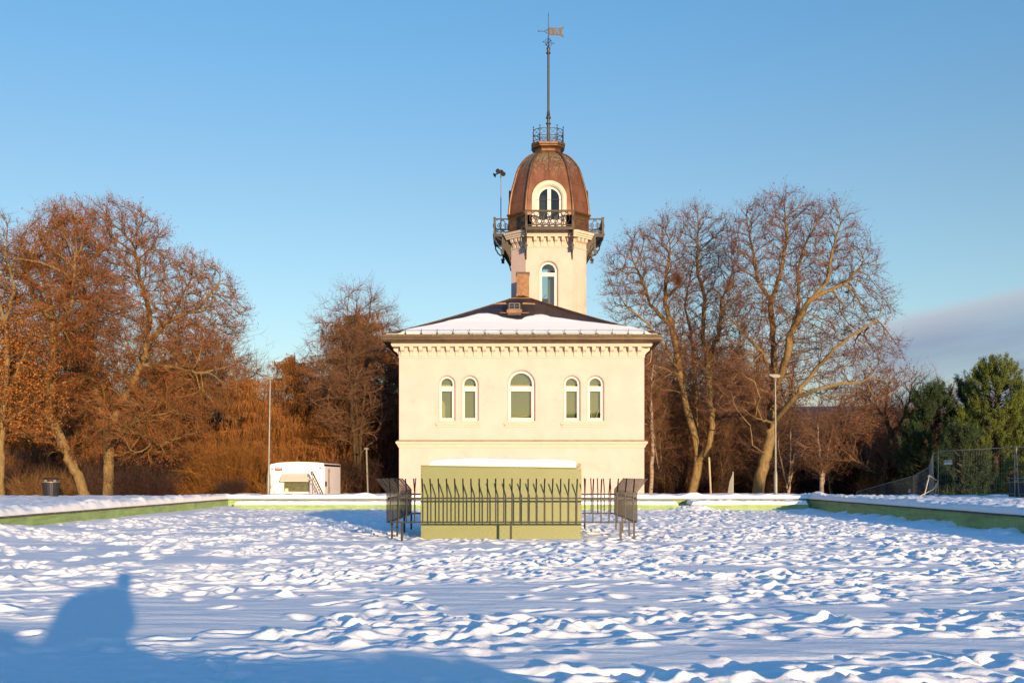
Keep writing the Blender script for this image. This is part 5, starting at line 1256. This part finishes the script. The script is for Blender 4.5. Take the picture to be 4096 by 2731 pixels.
px_tree('maple_tree', 'largest bare tree on the right with heavy spreading limbs behind the street lamp', 'tree', 65,
    [[(3030, 1990), (3042, 1900), (3068, 1800), (3085, 1740), (3090, 1690)], [(3085, 1740), (3092, 1600, 1), (3095, 1500, 1), (3095, 1400, 1), (3085, 1260, 1), (3080, 1200, 1)],
     [(3080, 1200, 1), (3030, 1120, 1), (3015, 1020, 1), (2990, 900, 1)], [(3085, 1220, 1), (3125, 1080, 0), (3150, 950, 0), (3140, 850, 0)],
     [(3092, 1560, 0), (3150, 1420, -1), (3165, 1330, -1), (3240, 1200, -1), (3310, 1120, -1), (3330, 1000, -1), (3350, 930, -1)], [(3165, 1330, -1), (3200, 1200, 0), (3190, 1080, 0), (3230, 960, 0)],
     [(3090, 1690), (3180, 1590, -2), (3260, 1480, -2), (3330, 1400, -3), (3430, 1330, -3), (3500, 1280, -3)], [(3180, 1590, -2), (3260, 1560, -3), (3340, 1540, -3), (3420, 1530, -3)],
     [(3090, 1690), (3020, 1670, -2), (2960, 1640, -3), (2860, 1640, -3), (2820, 1600, -3)], [(3020, 1670, -2), (3040, 1590, -3), (3020, 1530, -3), (2960, 1490, -3)],
     [(3060, 1830), (3010, 1780, -2), (3000, 1700, -2), (2950, 1640, -2)], [(3240, 1200, -1), (3400, 1120, -1), (3450, 1050, -1)], [(3095, 1500, 1), (3040, 1400, 0), (2960, 1320, 0), (2900, 1250, 0)], [(3060, 1830), (3010, 1800, -1), (2970, 1770, -2)]],
    [(3060, 980, 170, 190), (3250, 960, 190, 160), (3380, 1090, 140, 180), (3450, 1250, 140, 150), (3160, 1230, 220, 230), (2980, 1230, 120, 160), (3490, 1400, 130, 120), (3300, 1440, 200, 180), (2980, 1540, 150, 120), (3130, 840, 130, 70), (3470, 1560, 120, 90)],
    .36, 41, M['bark'], M['twig_red'], M['leaf_red'], natt=6200, leafn=11000, leafs=.10, twk=MAPT, kill=.40, step=.3, r0=.015, up=.22)
px_tree('maple_tree', 'smaller dark-limbed bare tree right of the street lamp, before the pines', 'tree', 67,
    [[(3532, 1995), (3530, 1930), (3535, 1890)], [(3535, 1890), (3500, 1890, -1), (3440, 1850, -1), (3400, 1840, -2), (3320, 1835, -2)], [(3535, 1890), (3560, 1800), (3565, 1740), (3540, 1650), (3550, 1560)], [(3565, 1740), (3620, 1660), (3640, 1580)], [(3535, 1880), (3580, 1850, -1), (3640, 1830, -1)], [(3540, 1680), (3480, 1600), (3450, 1560)], [(3560, 1780), (3620, 1750, 1), (3670, 1740, 1)]],
    [(3540, 1580, 130, 110), (3640, 1560, 90, 90), (3450, 1680, 110, 130), (3600, 1730, 110, 120), (3380, 1800, 100, 80), (3500, 1800, 120, 90)],
    .24, 51, M['bark_dark'], M['twig_red'], M['leaf_rust'], natt=2400, leafn=900, leafs=.13, twk=MAPT, kill=.42)
# orange leaf clumps that still hang in the right trees are part of the small tree's crown above
# --- drooping larches
def larch(name, label, D, px, pybase, pytop, hwpx, seed, dens=1.0, tw='twig_orange', bark='bark_dark', low=.08, rb=.3, drp=1.0, shape=.75, group=None, top_bare=0, lean=0):
    rs_ = np.random.RandomState(seed); k = D/F; b = np.array(P(px, pybase, D)); b[2] = min(b[2], gh(b[0], b[1])-.3); t = np.array(P(px+lean, pytop, D)); Hh = t[2]-b[2]
    ro = root(name, tuple(b), label, 'tree', group)
    n = 26; tr = np.array([b+(t-b)*i/n+np.append(rs_.normal(0, .05, 2), 0) for i in range(n+1)]); tp_ = np.arange(-1, n); tr_r = rb*(1-np.arange(n+1)/n)**.9+.02
    V, F_ = tubes(tr, tp_, tr_r, 8); npmesh('trunk', V, [F_], M[bark], ro, smooth=True)
    pos = []; par = []; rr = []; A_, B_, R_ = [], [], []
    nb = int(190*dens)
    for i in range(nb):
        u = low+(1-low)*rs_.rand()**1.1*.97; o_ = b+(t-b)*u; L_ = hwpx*k*((1-u)**shape)*rs_.uniform(.6, 1.12)+.4; a = rs_.uniform(0, 2*math.pi); d = np.array([math.cos(a), math.sin(a), rs_.uniform(-.05, .3)])
        m = max(4, int(L_/.45)); p = o_.copy(); last = -1; r0 = .018+.012*L_
        for q_ in range(m+1):
            pos.append(p.copy()); par.append(last if last >= 0 else -2); rr.append(max(.008, r0*(1-q_/(m+1)))); last = len(pos)-1
            d = d+np.array([rs_.normal(0, .10), rs_.normal(0, .10), -.035*drp+.05*(q_ > m*.6)]); d /= np.linalg.norm(d)
            if q_ > 0:
                for w_ in range(3):
                    sd = np.cross(d, (0, 0, 1))*rs_.choice([-1, 1])+d*.5+rs_.normal(0, .35, 3); sd /= np.linalg.norm(sd); ls = min(1.6, .35*L_)*rs_.uniform(.4, 1); e = p+sd*ls
                    A_.append(p.copy()); B_.append(e); R_.append(.012)
                    for h in range(int(8*dens)+2):
                        s_ = p+(e-p)*rs_.rand(); dn = np.array([rs_.normal(0, .25), rs_.normal(0, .25), -.75*drp+rs_.normal(0, .35)]); A_.append(s_); B_.append(s_+dn*rs_.uniform(.3, .9)); R_.append(.010)
            p = p+d*L_/m
    pos = np.array(pos); par = np.array(par); rr = np.array(rr)
    st = par == -2; seg = ~st; a = pos[par[seg]]; c = pos[seg]; ra = rr[par[seg]]; x, u_ = frames(c-a); Vb = []
    for (ce, rad) in ((a, ra), (c, rr[seg])):
        for q_ in range(4): th = math.pi/2*q_; Vb.append(ce+(x*math.cos(th)+u_*math.sin(th))*rad[:, None])
    Vb = np.stack(Vb, 1).reshape(-1, 3); i8 = (np.arange(len(a))*8)[:, None]; Fb = np.concatenate([np.concatenate([i8+q_, i8+(q_+1) % 4, i8+4+(q_+1) % 4, i8+4+q_], 1) for q_ in range(4)])
    Vt, Ft = cones(np.array(A_), np.array(B_), np.array(R_)); npmesh('crown', np.concatenate([Vb, Vt]), [Fb, Ft+len(Vb)], [M[bark], M[tw]], ro, midx=np.concatenate([np.zeros(len(Fb)), np.ones(len(Ft))]))
    return ro
larch('larch_tree', 'large dark larch left of the villa, its lower half in shade', 74, 1425, 2000, 1235, 380, 61, 1.6, rb=.42, shape=.5)
larch('larch_tree', 'orange larch behind the white trailer', 72, 1180, 2000, 1410, 260, 62, 1.0, rb=.28, shape=.5)
larch('larch_tree', 'low spreading orange larch left of the left street lamp', 68, 990, 2000, 1500, 170, 63, 1.0, rb=.22, shape=.4)
larch('larch_tree', 'larch whose dark trunk stands behind the two oaks', 70, 300, 2000, 1250, 210, 64, .9, rb=.45, shape=.6)
larch('larch_tree', 'larch behind the right half of the big oak', 76, 700, 2000, 1420, 260, 65, 1.3, rb=.3, shape=.5)
larch('larch_tree', 'larch at the far left behind the oak with orange leaves', 72, 60, 2000, 1330, 200, 66, .9, rb=.35, shape=.55)
larch('larch_tree', 'larch close against the left side of the villa', 80, 1560, 2010, 1390, 190, 67, 1.0, rb=.32, shape=.5)
# --- thin bare birches and shrubs
def birch(name, label, D, px, pyb, pyt, hw, seed, group=None, bark='bark_birch', tw='twig_red', natt=420, stems=1, rb=.13, kill=.5):
    sk = [[(px, pyb), (px+rs.randint(-12, 12), (pyb*2+pyt)/3), (px+rs.randint(-18, 18), (pyb+pyt*2)/3), (px+rs.randint(-20, 20), pyt+30)]]
    if stems > 1: sk.append([(px, pyb-40), (px+25, (pyb+pyt)/2, 1), (px+50, pyt+60, 1)])
    if stems > 2: sk.append([(px, pyb-40), (px-30, (pyb+pyt)/2, -1), (px-40, pyt+90, -1)])
    return px_tree(name, label, 'tree', D, sk, [(px, (pyb+pyt)/2-(pyb-pyt)*.12, hw, (pyb-pyt)*.40)], rb, seed, M[bark], M[tw], None, natt=natt, group=group, kill=kill, step=.4, twk=dict(k=4, L0=1.0, sub=3, up=.3), infl=3.5)
birch('birch_tree', 'tall thin bare tree rising above the larch left of the villa', 66, 1432, 2000, 1150, 210, 71, bark='bark_dark', natt=1500, stems=3, rb=.16)
birch('birch_tree', 'pale birch with a forked stem between the street lamp and the small dark tree', 66, 3285, 2000, 1640, 90, 72, stems=2, rb=.15)
birch('birch_tree', 'slender pale birch touching the right wall of the villa', 67, 2600, 2000, 1400, 60, 73, stems=1)
gb = 'bare birches in the wood behind the villa'
protos = []
def hedge_proto(seed, D, px, pyt, hw, tw, bark, natt, nm, lab, grp):
    return birch(nm, lab, D, px, 2005, pyt, hw, seed, grp, bark, tw, natt, 3, .11, .45)
WL = 'bare reddish birch of the shaded wood on the slope beyond the pool'
pa = [hedge_proto(81, 72, 2650, 1560, 110, 'twig_red', 'bark_birch', 800, 'birch_tree', WL, gb), hedge_proto(82, 74, 2800, 1600, 120, 'twig_red', 'bark_dark', 800, 'birch_tree', WL, gb), hedge_proto(83, 70, 3150, 1640, 120, 'twig_red', 'bark_birch', 800, 'birch_tree', WL, gb)]
def scatter(protos, spots, lab=None):
    for (px, D, s) in spots:
        if 3085 < px < 3300 and D < 112: continue
        p = protos[rs.randint(len(protos))]; c = copy_tree(p); x = (px-VX)/F*D
        c.location = (x, D, gh(x, D)-.3); c.rotation_euler = (0, 0, rs.uniform(0, 6.28)); c.scale = (s, s, s*rs.uniform(.9, 1.1))
        if c.get('category') == 'shrub' and not p.get('label', '').startswith('yellow'):
            c['label'] = 'bare brown shrub '+('in the thicket at the left below the oaks' if px < 620 else 'in the thicket between the oaks and the left street lamp' if px < 1060 else 'in the thicket behind the white trailer' if px < 1600 else 'in the dark thicket between the villa and the right street lamp' if px < 3100 else 'in the thicket between the right street lamp and the mesh fence' if px < 3650 else 'in the thicket behind the mesh fence')
        elif c.get('category') == 'tree':
            c['label'] = 'bare reddish birch in the wood '+('beyond the oaks at the left' if px < 1100 else 'beyond the larches left of the villa' if px < 1650 else 'on the slope close right of the villa' if px < 2900 else 'on the slope around the right street lamp' if px < 3400 else 'on the slope behind the pines and mesh fence')
sp = []
for px in range(2590, 3660, 42): sp.append((px+rs.randint(-22, 22), rs.uniform(71, 80), rs.uniform(.85, 1.1)*(1.1-.2*(px-2590)/1000)))
for px in range(2560, 3800, 44): sp.append((px+rs.randint(-30, 30), rs.uniform(85, 100), rs.uniform(1.5, 2.05)*(1.1-.28*(px-2590)/1000)))
for px in range(3500, 4200, 90): sp.append((px+rs.randint(-30, 30), rs.uniform(80, 100), rs.uniform(1.3, 1.7)))
for px in range(60, 1600, 75): sp.append((px+rs.randint(-30, 30), rs.uniform(82, 100), rs.uniform(1.6, 2.2)))
scatter(pa, sp)
# shrubs: low brown and yellow thicket
def shrub_proto(label, px, D, hpx, wpx, seed, tw, group, n=900, droop=0, rr=.009):
    rs_ = np.random.RandomState(seed); k = D/F; x0 = (px-VX)*k; z0 = gh(x0, D)-.15; H_, W_ = hpx*k, wpx*k; ro = root('shrub', (x0, D, z0), label, 'shrub', group)
    A_, B_, R_ = [], [], []
    for i in range(n//6):
        a = rs_.uniform(0, 6.28); q_ = W_*.55*math.sqrt(rs_.rand()); p = np.array([x0+q_*math.cos(a), D+q_*math.sin(a), z0]); d = np.array([math.cos(a)*rs_.uniform(0, .5), math.sin(a)*rs_.uniform(0, .5), 1.]); h = H_*rs_.uniform(.6, 1.05)
        for s in range(4):
            e = p+d/np.linalg.norm(d)*h/4; A_.append(p); B_.append(e+(e-p)*.3); R_.append(rr*(1.5-.25*s))
            for w_ in range(5):
                v = d/np.linalg.norm(d)*.5+rs_.normal(0, .5, 3)+np.array([0, 0, .2-droop]); A_.append(p+(e-p)*rs_.rand()); B_.append(A_[-1]+v*rs_.uniform(.25, .8)); R_.append(rr*.8)
            p = e; d = d+rs_.normal(0, .18, 3)
    V, F_ = cones(np.array(A_), np.array(B_), np.array(R_)); npmesh('stems', V, [F_], M[tw], ro); return ro
gs = 'bare brown shrubs along the edge of the park'; SL = 'bare brown shrub in the thicket behind the pool'
sh = [shrub_proto(SL, 150, 52.5, 150, 110, 91, 'twig_brown', gs, 1300), shrub_proto(SL, 560, 53, 190, 130, 92, 'twig_dark', gs, 1400)]
spots = [(px+rs.randint(-20, 20), rs.uniform(62, 66), rs.uniform(.9, 1.5)) for px in range(-20, 1060, 40)]+[(px+rs.randint(-20, 20), rs.uniform(53, 58), rs.uniform(.3, .55)) for px in list(range(-20, 180, 40))+list(range(500, 960, 90))]+[(px+rs.randint(-20, 20), rs.uniform(64, 70), rs.uniform(1.0, 1.7)) for px in list(range(0, 1560, 75))]
spots += [(px, rs.uniform(66, 74), rs.uniform(1.2, 1.7)) for px in range(3560, 4200, 60)]
spots += [(px+rs.randint(-20, 20), rs.uniform(72, 84), rs.uniform(1.8, 2.6)) for px in list(range(10, 960, 80))+list(range(2600, 3640, 42))]
scatter(sh, spots)
gy = 'yellow shoots left of the street lamp'
ye = [shrub_proto('yellow-orange shrub glowing in the sun left of the street lamp', 930, 57, 330, 110, 95, 'twig_yellow', gy, 1800, .35)]
scatter(ye, [(860, 58, .75), (985, 60, .9), (800, 60, .6), (1030, 62, .85), (900, 61, 1.05)])
o = shrub_proto('tiny dry orange weed beside the foot of the left street lamp', 1056, 53.7, 60, 18, 97, 'twig_yellow', None, 60)
# --- pines
def pine(label, D, px, pybase, pytop, hwpx, seed, mt, shape=.6, n=150, low=.12, leanx=0, clump=120):
    rs_ = np.random.RandomState(seed); k = D/F; b = np.array(P(px, pybase, D)); b[2] = min(b[2], gh(b[0], b[1])-.3); t = np.array(P(px+leanx, pytop, D)); ro = root('pine_tree', tuple(b), label, 'tree', None)
    nn = 20; tr = np.array([b+(t-b)*i/nn+np.append(rs_.normal(0, .04, 2), 0) for i in range(nn+1)]); V, F_ = tubes(tr, np.arange(-1, nn), .26*(1-np.arange(nn+1)/nn)**.8+.02, 8); npmesh('trunk', V, [F_], M['bark_dark'], ro, smooth=True)
    A_, B_, R_ = [], [], []; C = []; Dn = []
    for i in range(n):
        u = low+(1-low)*((i+rs_.rand())/n); o_ = b+(t-b)*u; L_ = hwpx*k*(min(1, (1-u)*1.9+.07)**shape)*rs_.uniform(.65, 1.1); a = rs_.uniform(0, 6.28); d = np.array([math.cos(a), math.sin(a), .15+.5*u]); d /= np.linalg.norm(d)
        p = o_; m = max(2, int(L_/.45))
        for q_ in range(m):
            e = p+d*L_/m; A_.append(p); B_.append(e+d*.1); R_.append(.05*(1-q_/m)+.012)
            if q_ >= m*.3:
                for w_ in range(3):
                    sd = d*.8+rs_.normal(0, .55, 3)+np.array([0, 0, .25]); sd /= np.linalg.norm(sd); c = e+sd*rs_.uniform(.15, .45); A_.append(e); B_.append(c); R_.append(.012); C.append(c); Dn.append(sd*.5+np.array([0, 0, .7]))
            d = d+np.array([0, 0, .06])+rs_.normal(0, .06, 3); d /= np.linalg.norm(d); p = e
        C.append(p); Dn.append(d+np.array([0, 0, .5]))
    C = np.array(C); Dn = np.array(Dn); Dn /= np.linalg.norm(Dn, axis=1)[:, None]
    per = clump; cc = np.repeat(C, per, 0); dn = np.repeat(Dn, per, 0); s = rs_.uniform(-.22, .3, (len(cc), 1)); base_ = cc+dn*s+rs_.normal(0, .05, cc.shape); v = dn*.7+rs_.normal(0, .6, cc.shape); v /= np.linalg.norm(v, axis=1)[:, None]
    Ln = rs_.uniform(.10, .18, (len(cc), 1)); x = np.cross(v, rs_.normal(size=v.shape)); x /= np.linalg.norm(x, axis=1)[:, None]; wd = .014
    Vn = np.stack([base_-x*wd, base_+x*wd, base_+v*Ln], 1).reshape(-1, 3); Fn = (np.arange(len(cc))*3)[:, None]+np.arange(3)[None]
    Vt, Ft = cones(np.array(A_), np.array(B_), np.array(R_)); npmesh('crown', np.concatenate([Vt, Vn]), [Ft, Fn+len(Vt)], [M['bark_dark'], M[mt]], ro, midx=np.concatenate([np.zeros(len(Ft)), np.ones(len(Fn))])); return ro
pine('broad dark pine right of the bare trees', 64, 3725, 2010, 1585, 125, 101, 'needles_dark', .42, 170, .03, clump=100)
pine('slim dark pine between the two broad ones', 66, 3868, 2010, 1530, 85, 102, 'needles_dark', .7, 110, .05, clump=80)
pine('tallest sunlit green pine near the right edge', 62, 3975, 2010, 1480, 145, 103, 'needles', .42, 190, .10, leanx=15, clump=100)
pine('pine cut by the right edge of the photo', 66, 4150, 2010, 1600, 120, 104, 'needles', .5, 90, .1, clump=60)
pine('low dark pine in front of the tall sunlit one', 60, 3850, 2010, 1730, 105, 105, 'needles_dark', .45, 80, .02, clump=60)
# off-frame pines to the right and behind: they shade the right terrace and the foot of the wood
def offpine(x, y, h, w_, seed):
    px_ = VX+x/60*F
    c = shade_proto.copy(); 
def blob_pine(x, y, h, w_, seed):
    rs_ = np.random.RandomState(seed); r_ = root('pine_tree', (x, y, gh(x, y)-.2), 'pine outside the photo whose shadow falls on the right side', 'tree', 'pines out of view on the right'); m = MB(); z0 = gh(x, y)-.2
    m.tube([(x, y, z0), (x, y, z0+h)], [.25, .03], 8); m.build('trunk', M['bark_dark'], r_)
    n = int(w_*h*260); u = rs_.rand(n)**1.2; a = rs_.uniform(0, 6.28, n); q_ = w_*(1-u)**.7*np.sqrt(rs_.rand(n)); c = np.stack([x+q_*np.cos(a), y+q_*np.sin(a), z0+.8+u*(h-.8)], 1); V, F_ = quads(c, np.full(n, .3), rs_, asp=.5); npmesh('crown', V, [F_], M['needles_dark'], r_)
for i, (x, y, h, w_) in enumerate(((33.5, 5, 7.8, 1.6), (36, 4, 8.2, 3.4), (41, 1, 9.4, 3.6), (47, 6, 8.5, 3.6), (54, 2, 9.2, 4.0), (62, 6, 8.6, 4.0), (31, 20, 3.6, 2.2))): blob_pine(x, y, h, w_, 200+i)
# --- villa down the slope and the pale house seen through the wood
def far_house(px0, px1, pyt, pyb, D, label, wallc, seed):
    k = D/F; x0, x1 = (px0-VX)*k, (px1-VX)*k; zt, zb = EYE+(HY-pyt)*k, EYE+(HY-pyb)*k; r_ = root('house', ((x0+x1)/2, D, zb), label, 'house'); w_ = x1-x0; cx = (x0+x1)/2
    MB().box(x0, x1, D, D+9, zb-6, zt).build('wall', wallc, r_)
    m = MB(); m.prism([(x0-.4, zt-.1), (x1+.4, zt-.1), (cx, zt+w_*.42)], 'y', D-.4, D+9.4); rf = m.build('roof', M['copper_dark'], r_)
    m = MB(); m.add([(x0-.5, D-.5, zt-.12), (cx, D-.5, zt+w_*.42+.12), (cx, D+9.5, zt+w_*.42+.12), (x0-.5, D+9.5, zt-.12), (x1+.5, D-.5, zt-.12), (x1+.5, D+9.5, zt-.12)], [(0, 1, 2, 3), (1, 4, 5, 2)]); m.build('snow_cover', M['snow'], rf)
    n = 4
    for i in range(n):
        for z in (zt-1.9, zt-4.8):
            xx = x0+w_*(i+.5)/n; f_ = MB().box(xx-.5, xx+.5, D-.05, D+.0, z-.75, z+.75).build('window', M['white'], r_); MB().box(xx-.42, xx+.42, D-.07, D-.052, z-.67, z+.67).build('pane', M['pane_green'], f_)
M['yellow_wall'] = mat('yellow_boards', srgb(214, 160, 78), .8, var=.08)
far_house(3130, 3262, 1872, 1990, 82, 'yellow wooden villa with snowy gable down the slope behind the big tree', M['yellow_wall'], 1)
far_house(3500, 3600, 1800, 1900, 190, 'pale yellow house glimpsed through the small dark tree', M['yellow_wall'], 2)
person()
